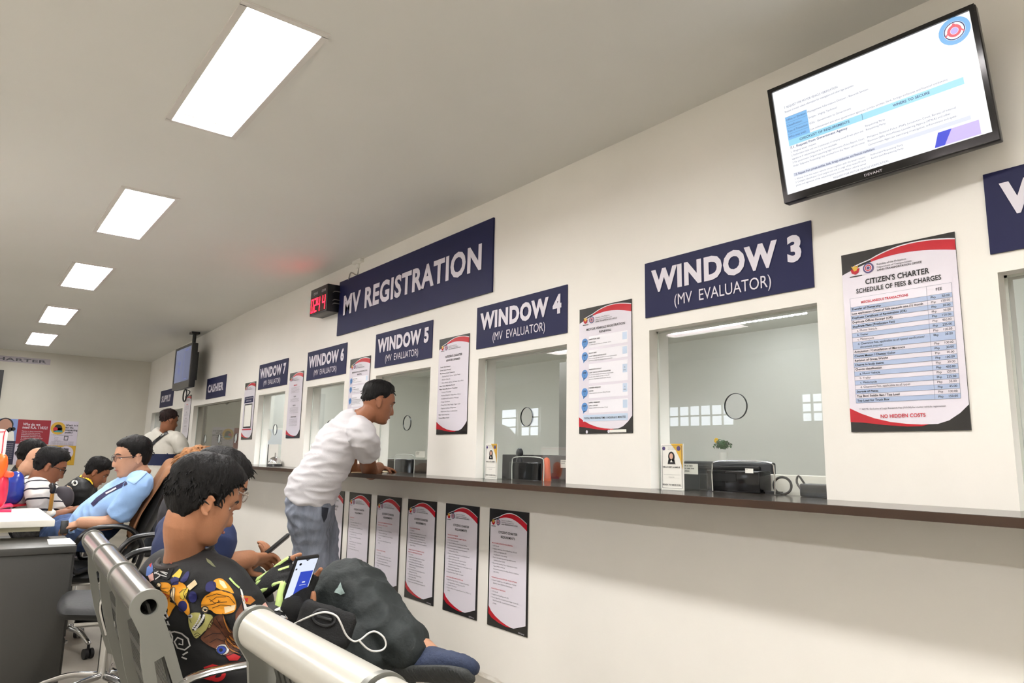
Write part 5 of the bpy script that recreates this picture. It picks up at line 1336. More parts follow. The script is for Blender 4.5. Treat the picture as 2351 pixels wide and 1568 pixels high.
# ---- the standing man in white
M_tee = mat('white_cotton', (214, 211, 214), .85, bump=.1, bscale=220)
M_jean = mat('washed_denim', (134, 140, 154), .85, var=.35, scale=13, bump=.25, bscale=150, stretch=(1.6, 1.6, .5))
E1 = at(849, 1081, f=4.6)
L2 = Vector((0, 0, 1)).cross(facing(20))
f0 = 4.4
kR = at(714, 1262, f=4.36); kL = at(738, 1262, f=4.54)
P2 = person('man in a white T-shirt and washed grey jeans leaning on the counter at WINDOW 5', (kR.x, kR.y, 0), SK2,
    (at(868, 924, f=f0), 28, 14), [(at(828, 962, f=f0), .078, .074), (at(812, 978, f=f0), .18, .11), (at(786, 1010, f=f0), .20, .134), (at(758, 1052, f=f0), .19, .138), (at(733, 1096, f=f0), .19, .15), (at(717, 1126, f=f0), .188, .158), (at(713, 1143, f=f0), .182, .158)], L2,
    arms=[dict(pts=[at(834, 1000, f=f0 - .17), E1, at(870, 1073, f=4.78)], rad=[.064, .052, .037], sleeve=.42, se=.018, hand=dict(xd=at(893, 1078, f=4.84) - at(870, 1073, f=4.78), nr=(0, -.2, 1), curl=(.5, .55, .6, .7), thumb=.3, side=1)),
          dict(pts=[at(812, 990, f=f0 + .19), at(806, 1074, f=f0 + .36), at(846, 1072, f=f0 + .42)], rad=[.06, .046, .032], sleeve=.6, hand=dict(xd=RH, nr=(0, 0, 1), curl=(.4, .4, .5, .5), side=-1))],
    legs=[dict(pts=[at(706, 1165, f=4.33), kR, Vector((kR.x + .03, kR.y + .02, .10))], rad=[.108, .092, .076], e=.014), dict(pts=[at(722, 1165, f=4.50), kL, Vector((kL.x + .05, kL.y + .02, .10))], rad=[.108, .092, .076], e=.014)],
    hips=[(at(716, 1128, f=f0), .17, .13), (at(712, 1160, f=f0), .185, .148), (at(712, 1185, f=f0), .17, .13)],
    shirt=M_tee, pants=M_jean, hair=dict(mat=HB, style='fade', t=.006, top=.016, front=.008, amp=.003, nf=60, n=200, len=.010, r=.0025), wr=.016, pwr=.016, wst=(.5, .5, 1.5), wfr=8., hs=1.06, neck_r=.06, seed=2, voxel=.0055, cvox=.008)
m = MB()
for k in (kR, kL):
    c = Vector((k.x + .04, k.y + .02, 0)); F_ = facing(14)
    V, F = tube([c - F_ * .07 + Vector((0, 0, .045)), c + F_ * .05 + Vector((0, 0, .045)), c + F_ * .17 + Vector((0, 0, .03))], [(.04, .04), (.045, .042), (.035, .028)], 16, 4, ref=F_.cross(Vector((0, 0, 1)))); m = MB(); m.add(V, F); m.out('shoe', M_plastic_black, P2['t'], True)
bv = world_bvh(P2['pants'])
decal([(738, 1164), (754, 1166), (750, 1188), (743, 1200), (738, 1184)], mat('pocket_dark', (44, 48, 58), .9), bv, P2['pants'], 'pocket')

# ---- the man at the supply counter
M_polo = mat('pale_polo', (214, 210, 200), .85, bump=.1, bscale=200); M_stripe = mat('navy_stripe', (34, 42, 74), .85)
f5 = 8.2; L5 = Vector((0, 0, 1)).cross(facing(62)); g5 = at(368, 1100, f=f5)
P5 = person('man in a pale polo with a navy band at the far end of the counter', (g5.x, g5.y, 0), SK2, (at(388, 967, f=f5), 52, 6),
    [(at(378, 992, f=f5), .08, .07), (at(375, 1000, f=f5), .19, .10), (at(372, 1030, f=f5), .215, .125), (at(370, 1062, f=f5), .20, .125), (at(369, 1098, f=f5), .195, .13)], L5,
    arms=[dict(pts=[at(408, 1010, f=f5 - .12), at(425, 1050, f=f5 - .1), at(447, 1052, f=f5)], rad=[.062, .05, .034], sleeve=.62, se=.02, hand=dict(xd=RH, nr=(0, 0, 1))),
          dict(pts=[at(342, 1010, f=f5 + .12), at(340, 1055, f=f5 + .2), at(370, 1060, f=f5 + .35)], rad=[.062, .05, .034], sleeve=.62, hand=dict(xd=RH, nr=(0, 0, 1), side=-1))],
    legs=[dict(pts=[g5 + L5 * .1, Vector((g5.x, g5.y, .5)) + L5 * .1, Vector((g5.x, g5.y, .1)) + L5 * .1], rad=[.1, .075, .06]), dict(pts=[g5 - L5 * .1, Vector((g5.x, g5.y, .5)) - L5 * .1, Vector((g5.x, g5.y, .1)) - L5 * .1], rad=[.1, .075, .06])],
    hips=[(at(369, 1090, f=f5), .17, .12), (at(369, 1120, f=f5), .17, .12)], shirt=M_polo, pants=mat('dark_trousers', (44, 46, 52), .85), hair=dict(mat=HD, style='fade', t=.006, top=.026, amp=.008, n=100, len=.018, r=.004), voxel=.008, cvox=.011, seed=5)
zA, zB = at(370, 1068, f=f5).z, at(370, 1041, f=f5).z
split_mats(P5['shirt'], [M_stripe], lambda p: 1 if zA < p.z < zB else 0)
m = MB()
for k in (1, -1): MB().box((g5.x - .06, g5.y - .04 + k * .09, 0), (g5.x + .2, g5.y + .05 + k * .09, .09), None, .03).out('shoe', M_plastic_black, P5['t'], True)
decal(stroke([(341, 1032), (356, 1014), (376, 998), (386, 993)], 7), M_plastic_black, world_bvh(P5['shirt']), P5['t'], 'bag_strap', .006)

# ---- man in light blue reclining in the office chair
M_blue = mat('light_blue_cotton', (150, 186, 234), .8, bump=.1, bscale=180)
f4 = 4.4; L4 = Vector((0, 0, 1)).cross(facing(209)); g4 = at(215, 1222, f=4.42)
P4 = person('man in a light blue shirt and glasses reclining in the office armchair', (CX, CY, 0), SK3, (at(305, 1049, f=f4), 220, 6),
    [(at(324, 1090, f=f4), 0.074, 0.064), (at(318, 1104, f=f4), 0.170, 0.083), (at(292, 1128, f=f4), 0.191, 0.101), (at(254, 1158, f=f4), 0.191, 0.111), (at(222, 1182, f=4.42), 0.185, 0.111), (at(200, 1197, f=4.44), 0.170, 0.095)], L4,
    arms=[dict(pts=[at(318, 1118, f=f4 - .16), at(264, 1194, f=4.20), at(188, 1200, f=4.14)], rad=[.057, .047, .035], sleeve=.9, se=.016, hand=dict(xd=at(140, 1214, f=4.12) - at(188, 1200, f=4.14), nr=(.3, -.2, 1), curl=(.6, .7, .8, .9), thumb=.6, side=-1)),
          dict(pts=[at(312, 1118, f=f4 + .2), at(232, 1180, f=4.55), at(186, 1188, f=4.38)], rad=[.064, .05, .034], sleeve=1.1, se=.016, hand=dict(xd=at(146, 1208, f=4.29) - at(186, 1188, f=4.38), nr=(-.2, -.4, 1), curl=(.7, .8, .9, .9), thumb=.6, side=1))],
    legs=[dict(pts=[g4 + L4 * .1, at(130, 1238, f=4.53) + L4 * .1, at(130, 1400, f=4.64) + L4 * .05], rad=[.10, .075, .055]), dict(pts=[g4 - L4 * .1, at(125, 1232, f=4.64) - L4 * .05, at(130, 1400, f=4.74)], rad=[.10, .075, .055])],
    hips=[(at(228, 1196, f=4.42), 0.191, 0.127), (at(200, 1215, f=4.44), 0.180, 0.117)], shirt=M_blue, pants=mat('blue_denim', (62, 84, 128), .85, var=.2, scale=20), hair=dict(mat=HB, style='short', t=.007, top=.010, amp=.003, n=120, len=.012, r=.003), voxel=.006, cvox=.009, seed=8, wr=.008, hs=1.06)
glasses(P4['M'], P4['t'], mat('brown_frame', (60, 38, 34), .3), 1.06)
bv = world_bvh(P4['shirt'])
M_lan = mat('lanyard_navy', (34, 32, 74), .7)
decal(stroke([(292, 1108), (272, 1118), (248, 1130), (226, 1146), (212, 1160)], 9), M_lan, bv, P4['t'], 'lanyard', .004, (), 4)
decal(stroke([(268, 1121), (258, 1127), (244, 1134)], 3.5), M_letter, bv, P4['t'], 'lanyard_print', .006)
decal([(322, 1090), (330, 1080), (337, 1086), (310, 1112), (300, 1108), (290, 1103)], mat('light_blue_collar', (162, 196, 240), .8), bv, P4['shirt'], 'collar', .006)
t, f = phone('smartphone', at(148, 1210, f=4.09), (-.2, .3, .9), RH + FH * .8, .04, .075, .009, 'small black phone in the hand of the man in light blue')

# ---- man in striped shirt
M_str = mat('striped_jersey', (226, 224, 220), .85, bump=.1, bscale=180)
nn, ll = M_str.node_tree.nodes, M_str.node_tree.links       # woven stripes: bands of the cloth's own height
tc = nn.new('ShaderNodeTexCoord'); sx = nn.new('ShaderNodeSeparateXYZ'); ll.new(tc.outputs['Object'], sx.inputs[0])
nt_ = nn.new('ShaderNodeTexNoise'); nt_.inputs['Scale'].default_value = 7; ll.new(tc.outputs['Object'], nt_.inputs['Vector'])
def mth(op, a, b):
    q = nn.new('ShaderNodeMath'); q.operation = op
    for i, v in enumerate((a, b)):
        if isinstance(v, float): q.inputs[i].default_value = v
        else: ll.new(v, q.inputs[i])
    return q.outputs[0]
hh = mth('ADD', mth('ADD', mth('SUBTRACT', sx.outputs[2], mth('MULTIPLY', sx.outputs[0], .3)), mth('MULTIPLY', nt_.outputs['Fac'], .03)), 10.)
st = mth('LESS_THAN', mth('MODULO', hh, .066), .012)
mx = nn.new('ShaderNodeMix'); mx.data_type = 'RGBA'; ll.new(st, mx.inputs[0]); mx.inputs[6].default_value = (*lin((226, 224, 220)), 1); mx.inputs[7].default_value = (*lin((34, 34, 44)), 1)
ll.new(mx.outputs[2], nn['Principled BSDF'].inputs['Base Color'])
f6 = 4.85; L6 = Vector((0, 0, 1)).cross(facing(28)); g6 = at(72, 1215, f=f6)
P6 = person('man in a black and white striped shirt and glasses looking down behind the desk', (g6.x, g6.y, 0), SK2, (at(114, 1070, f=f6), 36, 22),
    [(at(86, 1104, f=f6), .075, .07), (at(80, 1116, f=f6), .17, .09), (at(76, 1142, f=f6), .19, .115), (at(73, 1175, f=f6), .18, .115), (at(72, 1210, f=f6), .17, .12)], L6,
    arms=[dict(pts=[at(88, 1128, f=f6 - .18), at(98, 1188, f=f6 - .14), at(150, 1178, f=f6 - .05)], rad=[.056, .045, .032], sleeve=.72, se=.02, hand=dict(xd=at(185, 1166, f=f6) - at(150, 1178, f=f6 - .05), nr=(0, -.3, 1), curl=(.7, .8, .9, .9), thumb=.5)),
          dict(pts=[at(104, 1122, f=f6 + .18), at(128, 1182, f=f6 + .12), at(162, 1172, f=f6 + .05)], rad=[.056, .045, .032], sleeve=.9, se=.02, hand=dict(xd=at(192, 1164, f=f6) - at(162, 1172, f=f6), nr=(0, .3, 1), curl=(.7, .8, .9, .9), side=-1))],
    legs=[dict(pts=[g6 - L6 * .1, at(150, 1215, f=f6) - L6 * .1, at(160, 1330, f=f6) - L6 * .1], rad=[.09, .07, .05]), dict(pts=[g6 + L6 * .1, at(150, 1215, f=f6) + L6 * .1, at(160, 1330, f=f6) + L6 * .1], rad=[.09, .07, .05])],
    hips=[(at(72, 1200, f=f6), .16, .115), (at(80, 1222, f=f6), .15, .11)], shirt=M_str, pants=mat('patterned_trousers', (70, 68, 66), .85, var=.8, scale=40), hair=dict(mat=HB, style='short', t=.010, top=.014, front=.008, amp=.004, n=120, len=.012, r=.003), seed=11, cvox=.006)
glasses(P6['M'], P6['t'], M_plastic_black)

# ---- man in the black and yellow jacket
M_blk = mat('black_jacket', (26, 26, 28), .6, bump=.1, bscale=120)
M_yel = mat('yellow_cloth', (232, 190, 40), .7); M_cr = mat('cream_print', (222, 196, 168), .7); M_or = mat('orange_cloth', (232, 150, 50), .7)
f7 = 6.2; L7 = Vector((0, 0, 1)).cross(facing(28)); g7 = at(150, 1190, f=f7)
P7 = person('man in a black jacket with yellow collar bent forward over his lap', (g7.x, g7.y, 0), SK2, (at(222, 1084, f=f7), 30, 30),
    [(at(204, 1108, f=f7), .075, .07), (at(194, 1113, f=f7), .17, .09), (at(178, 1132, f=f7), .19, .12), (at(158, 1160, f=f7), .18, .12), (at(148, 1188, f=f7), .17, .12)], L7,
    arms=[dict(pts=[at(188, 1126, f=f7 - .17), at(192, 1170, f=f7 - .12), at(214, 1172, f=f7)], rad=[.06, .05, .032], sleeve=1.5, se=.02, hand=dict(xd=RH, nr=(0, 0, 1), curl=(.6, .7, .8, .8))),
          dict(pts=[at(200, 1124, f=f7 + .17), at(206, 1168, f=f7 + .12), at(222, 1172, f=f7 + .05)], rad=[.06, .05, .032], sleeve=1.5, se=.02, hand=dict(xd=RH, nr=(0, 0, 1), side=-1))],
    legs=[dict(pts=[g7 - L7 * .1, at(215, 1196, f=f7) - L7 * .1, at(205, 1335, f=f7 + .3) - L7 * .1], rad=[.09, .07, .05]), dict(pts=[g7 + L7 * .1, at(215, 1196, f=f7) + L7 * .1, at(220, 1330, f=f7 + .4) + L7 * .1], rad=[.09, .07, .05])],
    hips=[(at(152, 1180, f=f7), .16, .115), (at(158, 1198, f=f7), .15, .11)], shirt=M_blk, pants=mat('grey_trousers', (70, 68, 72), .85), hair=dict(mat=HB, style='short', t=.009, top=.018, front=.008, amp=.006, n=120, len=.012, r=.003), seed=13)
bv = world_bvh(P7['shirt'])
decal([(182, 1096), (192, 1086), (204, 1092), (212, 1104), (211, 1114), (205, 1106), (196, 1100)], M_yel, bv, P7['shirt'], 'yellow_collar', .006, step=3)
decal([(172 + 7 * math.cos(g), 1109 + 6.5 * math.sin(g)) for g in [k * math.pi / 8 for k in range(16)]], M_paper, bv, P7['shirt'], 'round_badge', .004, step=3)
decal([(169, 1109), (171, 1106), (176, 1107), (176, 1112), (171, 1112)], M_blk, bv, P7['shirt'], 'badge_mark', .0055, step=2)
decal([(155, 1115), (164, 1118), (168, 1126), (161, 1133), (151, 1128)], M_cr, bv, P7['shirt'], 'cream_print', .004, step=3)
decal([(128, 1131), (140, 1120), (150, 1112), (146, 1122), (140, 1130)], M_or, bv, P7['shirt'], 'orange_panel', .004, step=3)
m = MB()
for k in (-1, 1):
    c = at(208, 1350, f=f7 + .35) + L7 * .1 * k; c.z = .045
    V, F = tube([c - RH * .1, c + RH * .03, c + RH * .14], [(.04, .04), (.045, .042), (.035, .026)], 14, 4, ref=L7); m = MB(); m.add(V, F); m.out('shoe', M_plastic_black, P7['t'], True)
pillow('shoulder_bag', 143, 1143, 5.05, .075, .085, .06, mat('grey_canvas', (72, 68, 74), .8), 'rounded dark grey cloth bag behind the striped shirt man\'s arm', 'bag', None, 2.2)

# ---- bald man and the man with the yellow vest, behind
f8 = 5.25; L8 = L7; g8 = at(55, 1200, f=f8)
P8 = person('bald man in a black shirt half hidden behind the striped shirt man', (g8.x, g8.y, 0), SK3, (at(88, 1064, f=f8), 40, 30),
    [(at(66, 1100, f=f8), .08, .075), (at(62, 1108, f=f8), .18, .10), (at(58, 1135, f=f8), .20, .12), (at(55, 1200, f=f8), .18, .12)], L8,
    arms=[dict(pts=[at(66, 1120, f=f8 - .17), at(70, 1170, f=f8 - .12), at(120, 1165, f=f8)], rad=[.056, .045, .032], sleeve=.7, hand=dict(xd=RH, nr=(0, 0, 1))), dict(pts=[at(90, 1118, f=f8 + .17), at(105, 1165, f=f8 + .14), at(125, 1170, f=f8 + .1)], rad=[.056, .045, .032], sleeve=.8, hand=dict(xd=RH, nr=(0, 0, 1), side=-1))],
    legs=[dict(pts=[g8 - L8 * .1, at(115, 1205, f=f8) - L8 * .1, at(120, 1340, f=f8) - L8 * .1], rad=[.09, .07, .05]), dict(pts=[g8 + L8 * .1, at(115, 1205, f=f8) + L8 * .1, at(120, 1340, f=f8) + L8 * .1], rad=[.09, .07, .05])],
    hips=[(at(56, 1190, f=f8), .16, .115), (at(60, 1210, f=f8), .15, .11)], shirt=mat('charcoal_shirt', (48, 46, 48), .85), pants=mat('dark_trousers', (44, 46, 52), .85), seed=17, neck_r=.064)
f9 = 5.75; g9 = at(45, 1190, f=f9)
P9 = person('thick haired man in a yellow and black jersey at the back of the group', (g9.x, g9.y, 0), SK2, (at(72, 1047, f=f9), 44, 15),
    [(at(60, 1078, f=f9), .075, .07), (at(56, 1084, f=f9), .17, .09), (at(50, 1110, f=f9), .19, .12), (at(45, 1185, f=f9), .18, .12)], L8,
    arms=[dict(pts=[at(58, 1098, f=f9 - .17), at(60, 1145, f=f9 - .12), at(90, 1150, f=f9)], rad=[.056, .045, .032], sleeve=.8, hand=dict(xd=RH, nr=(0, 0, 1))), dict(pts=[at(72, 1096, f=f9 + .17), at(80, 1140, f=f9 + .12), at(105, 1148, f=f9)], rad=[.056, .045, .032], sleeve=.8, hand=dict(xd=RH, nr=(0, 0, 1), side=-1))],
    legs=[dict(pts=[g9 - L8 * .1, at(100, 1190, f=f9) - L8 * .1, at(105, 1310, f=f9) - L8 * .1], rad=[.09, .07, .05]), dict(pts=[g9 + L8 * .1, at(100, 1190, f=f9) + L8 * .1, at(105, 1310, f=f9) + L8 * .1], rad=[.09, .07, .05])],
    hips=[(at(46, 1175, f=f9), .16, .115), (at(50, 1195, f=f9), .15, .11)], shirt=M_blk, pants=mat('dark_trousers', (44, 46, 52), .85), hair=dict(mat=HB, style='short', t=.010, top=.016, amp=.008, n=200, len=.022, r=.004), seed=19)
bv = world_bvh(P9['shirt'])
decal([(41, 1068), (46, 1066), (50, 1078), (56, 1070), (60, 1074), (54, 1090), (48, 1096), (43, 1092)], mat('vest_yellow', (232, 214, 40), .7), bv, P9['shirt'], 'yellow_panel', .004, step=3)

# ---- person in navy with a phone, second seat
M_nv = mat('navy_jersey', (40, 52, 92), .8, bump=.1, bscale=180)
f3 = 2.5; L3 = Vector((0, 0, 1)).cross(facing(48)); g3 = at(445, 1420, f=2.48)
wR = at(572, 1283, f=2.44); wL = at(560, 1310, f=2.62)
P3 = person('black haired person in a navy top and glasses looking at a dark phone', (g3.x, g3.y, 0), SK1, (at(500, 1114, f=f3), 36, 24),
    [(at(456, 1196, f=f3), .07, .065), (at(446, 1212, f=f3), .16, .085), (at(436, 1262, f=f3), .18, .11), (at(434, 1330, f=2.49), .17, .115), (at(440, 1410, f=2.48), .18, .13)], L3,
    arms=[dict(pts=[at(492, 1238, f=f3 - .16), at(464, 1300, f=2.34), wR], rad=[.052, .043, .031], sleeve=.6, se=.018, hand=dict(xd=at(600, 1284, f=2.5) - wR, nr=(-.2, -.5, .8), curl=(.5, .7, .9, 1.0), thumb=.6, side=1)),
          dict(pts=[at(404, 1225, f=f3 + .15), at(480, 1330, f=2.66), wL], rad=[.052, .043, .031], sleeve=.7, se=.016, hand=dict(xd=at(612, 1274, f=2.6) - wL, nr=(.2, .5, -.8), curl=(.6, .8, .9, 1.0), thumb=.4, side=1))],
    legs=[dict(pts=[g3 - L3 * .1, at(566, 1372, f=2.66), at(590, 1560, f=2.7)], rad=[.09, .075, .05], e=.014), dict(pts=[g3 + L3 * .1, at(556, 1336, f=2.85), at(575, 1500, f=2.9)], rad=[.09, .075, .05], e=.014)],
    hips=[(at(440, 1395, f=2.48), .17, .125), (at(450, 1430, f=2.5), .17, .12)], shirt=M_nv, pants=mat('black_trousers', (26, 26, 28), .85), hair=dict(mat=HB, style='full', t=.012, top=.012, amp=.004, n=90, len=.022, r=.003), seed=23, voxel=.005)
glasses(P3['M'], P3['t'], mat('pale_frame', (190, 180, 170), .3, metal=.5))
ph3 = at(620, 1259, f=2.53)
t, f = phone('smartphone', ph3, at(645, 1240, f=2.55) - at(600, 1278, f=2.52), (UV * -.35 + FV * .9 - RV * .3) * -1, .074, .155, .012, 'dark phone held by the person in navy')
f.rect(0, 0, 1, 1, M_gloss_black, 1); f.out(t, {'gloss_black': 'screen'})

# ---- person with light brown curls behind
f10 = 2.95; g10 = at(440, 1400, f=f10)
P10 = person('person with light brown curly hair hidden behind the man in the cartoon shirt', (g10.x, g10.y, 0), SK1, (at(458, 1100, f=f10), 30, 15),
    [(at(446, 1155, f=f10), .07, .065), (at(442, 1165, f=f10), .16, .085), (at(436, 1190, f=f10), .17, .11), (at(440, 1380, f=f10), .17, .12)], L3,
    legs=[dict(pts=[g10 - L3 * .1, at(560, 1330, f=3.2) - L3 * .05, at(570, 1440, f=3.2) - L3 * .05], rad=[.08, .06, .05]), dict(pts=[g10 + L3 * .1, at(530, 1330, f=3.25) + L3 * .05, at(540, 1440, f=3.3) + L3 * .05], rad=[.08, .06, .05])],
    hips=[(at(440, 1370, f=f10), .16, .12), (at(445, 1400, f=f10), .16, .12)], shirt=mat('dark_blouse', (40, 38, 44), .85), pants=mat('black_trousers', (26, 26, 28), .85), hair=dict(mat=hairmat('light_brown', (150, 104, 66)), style='full', t=.014, top=.008, amp=.012, n=320, len=.028, r=.004), seed=29)
# ---- the seated man in front
M_sh = mat('black_print_cloth', (30, 30, 32), .72, bump=.1, bscale=180)
M_cargo = mat('dark_cargo', (34, 40, 40), .75, var=.3, scale=10, bump=.25, bscale=90)
f1 = 1.98; L1 = Vector((0, 0, 1)).cross(facing(54))
hipc = at(566, 1600, f=1.98)
wr1 = at(657, 1424, f=1.95); wl1 = at(585, 1366, f=2.14)
hR = dict(xd=at(688, 1345, f=1.99) - wr1, nr=FV * .9 - RV * .35, curl=(.28, .28, .3, .32), thumb=.45, side=1, s=.96)
hL = dict(xd=at(644, 1320, f=2.12) - wl1, nr=UV * .85 - FV * .5, curl=(.12, .7, .9, 1.0), thumb=.35, side=1, s=1.08)
kn = at(796, 1362, f=2.16); an = at(948, 1488, f=1.93)
kn2 = at(850, 1500, f=2.0)
P1 = person('man in a black cartoon print shirt and gloves leaning back on the waiting bench', (hipc.x, hipc.y, 0), SK1, (at(466, 1150, f=f1), 44, 18),
    [(at(425, 1282, f=f1), .075, .07), (at(434, 1314, f=f1), .145, .085), (at(452, 1375, f=f1), .165, .11), (at(484, 1460, f=f1), .165, .12), (at(528, 1545, f=f1), .18, .13), (at(560, 1600, f=f1), .18, .13)], L1,
    arms=[dict(pts=[at(515, 1356, f=f1 - .07), at(588, 1450, f=1.93), wr1], rad=[.054, .044, .034], sleeve=1.99, se=.017, hand=hR),
          dict(pts=[at(382, 1326, f=f1 + .08), at(505, 1420, f=2.26), wl1], rad=[.054, .044, .034], sleeve=1.8, se=.016, hand=hL)],
    legs=[dict(pts=[at(610, 1575, f=2.06), kn, at(880, 1440, f=2.02), at(944, 1485, f=1.94)], rad=[.096, .084, .066, .046], e=.012),
          dict(pts=[at(600, 1625, f=1.92), kn2, at(880, 1600, f=2.05), at(890, 1720, f=2.1)], rad=[.10, .085, .07, .05], e=.014)],
    hips=[(at(535, 1560, f=f1), .165, .12), (at(575, 1610, f=f1), .17, .12)], shirt=M_sh, pants=M_cargo,
    hair=dict(mat=HB, style='short', t=.014, top=.017, front=.004, amp=.006, nf=34, n=900, len=.015, r=.0026), hs=.95, voxel=.0042, wst=(.6, .6, 1.3), cvox=.007, seed=31, wr=.007, pwr=.018, neck_r=.05)
T1 = P1['t']; SH1 = P1['shirt']; bv = world_bvh(SH1)
# cartoon print, generic shapes
M_o = mat('print_orange', (246, 164, 40), .6, var=.12, scale=20); M_c = mat('print_cream', (246, 222, 180), .6); M_y = mat('print_yellow', (226, 196, 70), .6)
M_nb = mat('print_navy', (34, 36, 96), .6); M_ol = mat('print_olive', (190, 184, 112), .6); M_br = mat('print_brown', (112, 66, 44), .65, var=.45, scale=50); M_tn = mat('print_tan', (192, 120, 50), .6)
M_rd = mat('print_red', (196, 34, 40), .6); M_wh = mat('print_white', (228, 226, 224), .6); M_kk = mat('print_black', (14, 14, 16), .6); M_pk = mat('print_pink', (230, 180, 170), .6); M_bl = mat('print_blue', (90, 120, 190), .6); M_bb = mat('print_bright_blue', (40, 70, 170), .5)
def S2(pts): return [(320 + x / 4.26, 1200 + y / 4.26) for x, y in pts]     # the close-up grid to the photograph
def DC(pts, m_, name='print', off=.0022, step=6):
    o = decal(S2(pts), m_, bv, SH1, name, off, (), step, True)
    if o and len(pts) > 5 and m_ not in (M_kk, M_nb, M_wh):
        C_ = [Vector((x, y, 0)) for x, y in pts]; n_ = len(C_); C_ = [C_[-1]] + C_ + C_[:2]
        decal(stroke(S2([tuple(crom(C_, 1 + i + k / 3)[:2]) for i in range(n_) for k in range(3)] + [pts[0]]), 1.1), M_kk, bv, SH1, 'outline_print', off + .0012, (), 5)
    return o
def LN(pts, w, m_=None, off=.0042): return decal(stroke(S2(pts), w), m_ or M_kk, bv, SH1, 'line_print', off, (), 4)
def CIR(x, y, rx, ry=None, n=18): return [(x + rx * math.cos(2 * math.pi * k / n), y + (ry or rx) * math.sin(2 * math.pi * k / n)) for k in range(n)]
# left figure
DC([(180, 600), (230, 580), (300, 590), (330, 640), (330, 730), (310, 770), (370, 790), (330, 860), (300, 920), (270, 920), (285, 850), (250, 800), (210, 790), (195, 700), (225, 665)], M_o, 'orange_shape')
DC([(330, 600), (400, 575), (450, 600), (470, 640), (440, 700), (490, 790), (500, 920), (430, 860), (360, 790), (310, 720)], M_o, 'orange_shape')
DC([(330, 640), (360, 640), (350, 740), (375, 810), (330, 760), (312, 715)], M_c, 'cream_shape', .003)
DC([(400, 690), (440, 640), (490, 640), (450, 760), (415, 740)], M_y, 'yellow_shape', .003)
DC([(470, 620), (550, 555), (575, 600), (500, 665)], M_c, 'cream_shape', .003)
DC([(325, 525), (400, 450), (425, 480), (400, 540), (350, 560)], M_y, 'yellow_shape')
DC([(310, 560), (350, 530), (395, 545), (390, 600), (330, 610)], M_nb, 'navy_shape', .003)
DC([(430, 530), (470, 480), (495, 490), (470, 560), (420, 590), (405, 570)], M_nb, 'navy_shape')
DC(CIR(527, 725, 42, 55), M_nb, 'navy_shape'); DC(CIR(430, 815, 44, 56), M_nb, 'navy_shape', .003)
for q in ([(400, 690), (430, 660), (470, 650)], [(408, 730), (440, 750), (470, 690)], [(185, 610), (215, 640), (300, 640)], [(215, 660), (290, 680), (335, 640)], [(330, 640), (312, 715), (375, 810), (495, 920)]): LN(q, 1.2)
DC(CIR(200, 610, 24, 26), M_c, 'cream_shape', .003); LN(CIR(200, 610, 22, 22), 1.2)
LN([(150, 640), (230, 680), (305, 712), (275, 750), (248, 790)], 2.0, M_rd)
# right figure
DC([(735, 560), (800, 545), (870, 600), (925, 690), (860, 680), (760, 640), (730, 590)], M_o, 'orange_shape')
DC([(780, 560), (830, 580), (860, 640), (830, 645), (790, 600)], M_c, 'cream_shape', .003)
DC([(655, 610), (690, 575), (740, 580), (755, 620), (730, 670), (660, 670)], M_nb, 'navy_shape', .003)
DC([(620, 750), (660, 700), (760, 660), (880, 680), (935, 740), (948, 830), (900, 885), (760, 890), (700, 850), (620, 840), (610, 800)], M_o, 'orange_shape')
DC([(830, 820), (940, 800), (930, 850), (840, 885)], M_c, 'cream_shape', .003)
for q in ([(660, 720), (760, 690), (880, 720), (935, 790)], [(700, 770), (760, 720), (850, 720)], [(690, 740), (740, 780), (860, 770)], [(720, 830), (800, 800), (900, 810)], [(610, 800), (680, 800), (740, 790), (800, 760)], [(780, 750), (785, 780)]): LN(q, 1.3)
DC(CIR(650, 845, 36, 34), M_c, 'cream_shape', .003); LN(CIR(650, 845, 30, 28), 1.4); DC(CIR(652, 848, 12), M_kk, 'pupil', .0045, 3)
# olive creature with teeth
DC([(490, 900), (540, 875), (610, 880), (700, 890), (730, 930), (700, 1010), (640, 1060), (560, 1130), (510, 1060), (485, 980)], M_ol, 'olive_shape')
DC([(600, 880), (640, 890), (640, 960), (590, 1020), (530, 1050), (525, 1020), (580, 980), (605, 930)], M_kk, 'mouth', .003)
for k in range(8):
    g = k / 7; DC(CIR(628 - 85 * g ** 1.3 + 8, 905 + 130 * g, 12, 13, 8), M_wh, 'tooth', .0042, 3); DC(CIR(600 - 70 * g ** 1.3, 900 + 125 * g, 9, 9, 8), M_wh, 'tooth', .0042, 3)
DC(CIR(502, 912, 22, 20), M_wh, 'eye_shape', .003); DC(CIR(504, 912, 8), M_kk, 'pupil', .0045, 3)
for q in ([(540, 1090), (570, 1070), (600, 1090)], [(545, 1110), (575, 1095), (600, 1110)], [(500, 940), (515, 975)]): LN(q, 1.2)
# brown feathered figure
DC([(700, 960), (760, 900), (830, 900), (850, 960), (900, 1040), (960, 1090), (1080, 1180), (1060, 1230), (960, 1260), (900, 1290), (830, 1300), (760, 1240), (680, 1200), (600, 1130), (650, 1060)], M_br, 'brown_shape')
for a in ([(820, 880), (850, 960), (900, 1060), (930, 1080), (880, 1060), (830, 960)], [(880, 1080), (960, 1150), (1060, 1180), (1080, 1200), (980, 1190), (900, 1130)], [(860, 1100), (930, 1190), (1040, 1230), (1020, 1250), (920, 1220), (860, 1150)], [(840, 1130), (880, 1220), (980, 1280), (1000, 1290), (900, 1260), (840, 1180)]): DC(a, M_tn, 'feather', .003)
for q in ([(720, 960), (790, 1030), (860, 1130)], [(760, 930), (820, 1020)], [(640, 1120), (720, 1080), (800, 1080)], [(690, 1170), (760, 1130), (840, 1160)], [(900, 1130), (980, 1190), (1070, 1215)], [(860, 1150), (930, 1220), (1020, 1260)]): LN(q, 1.3)
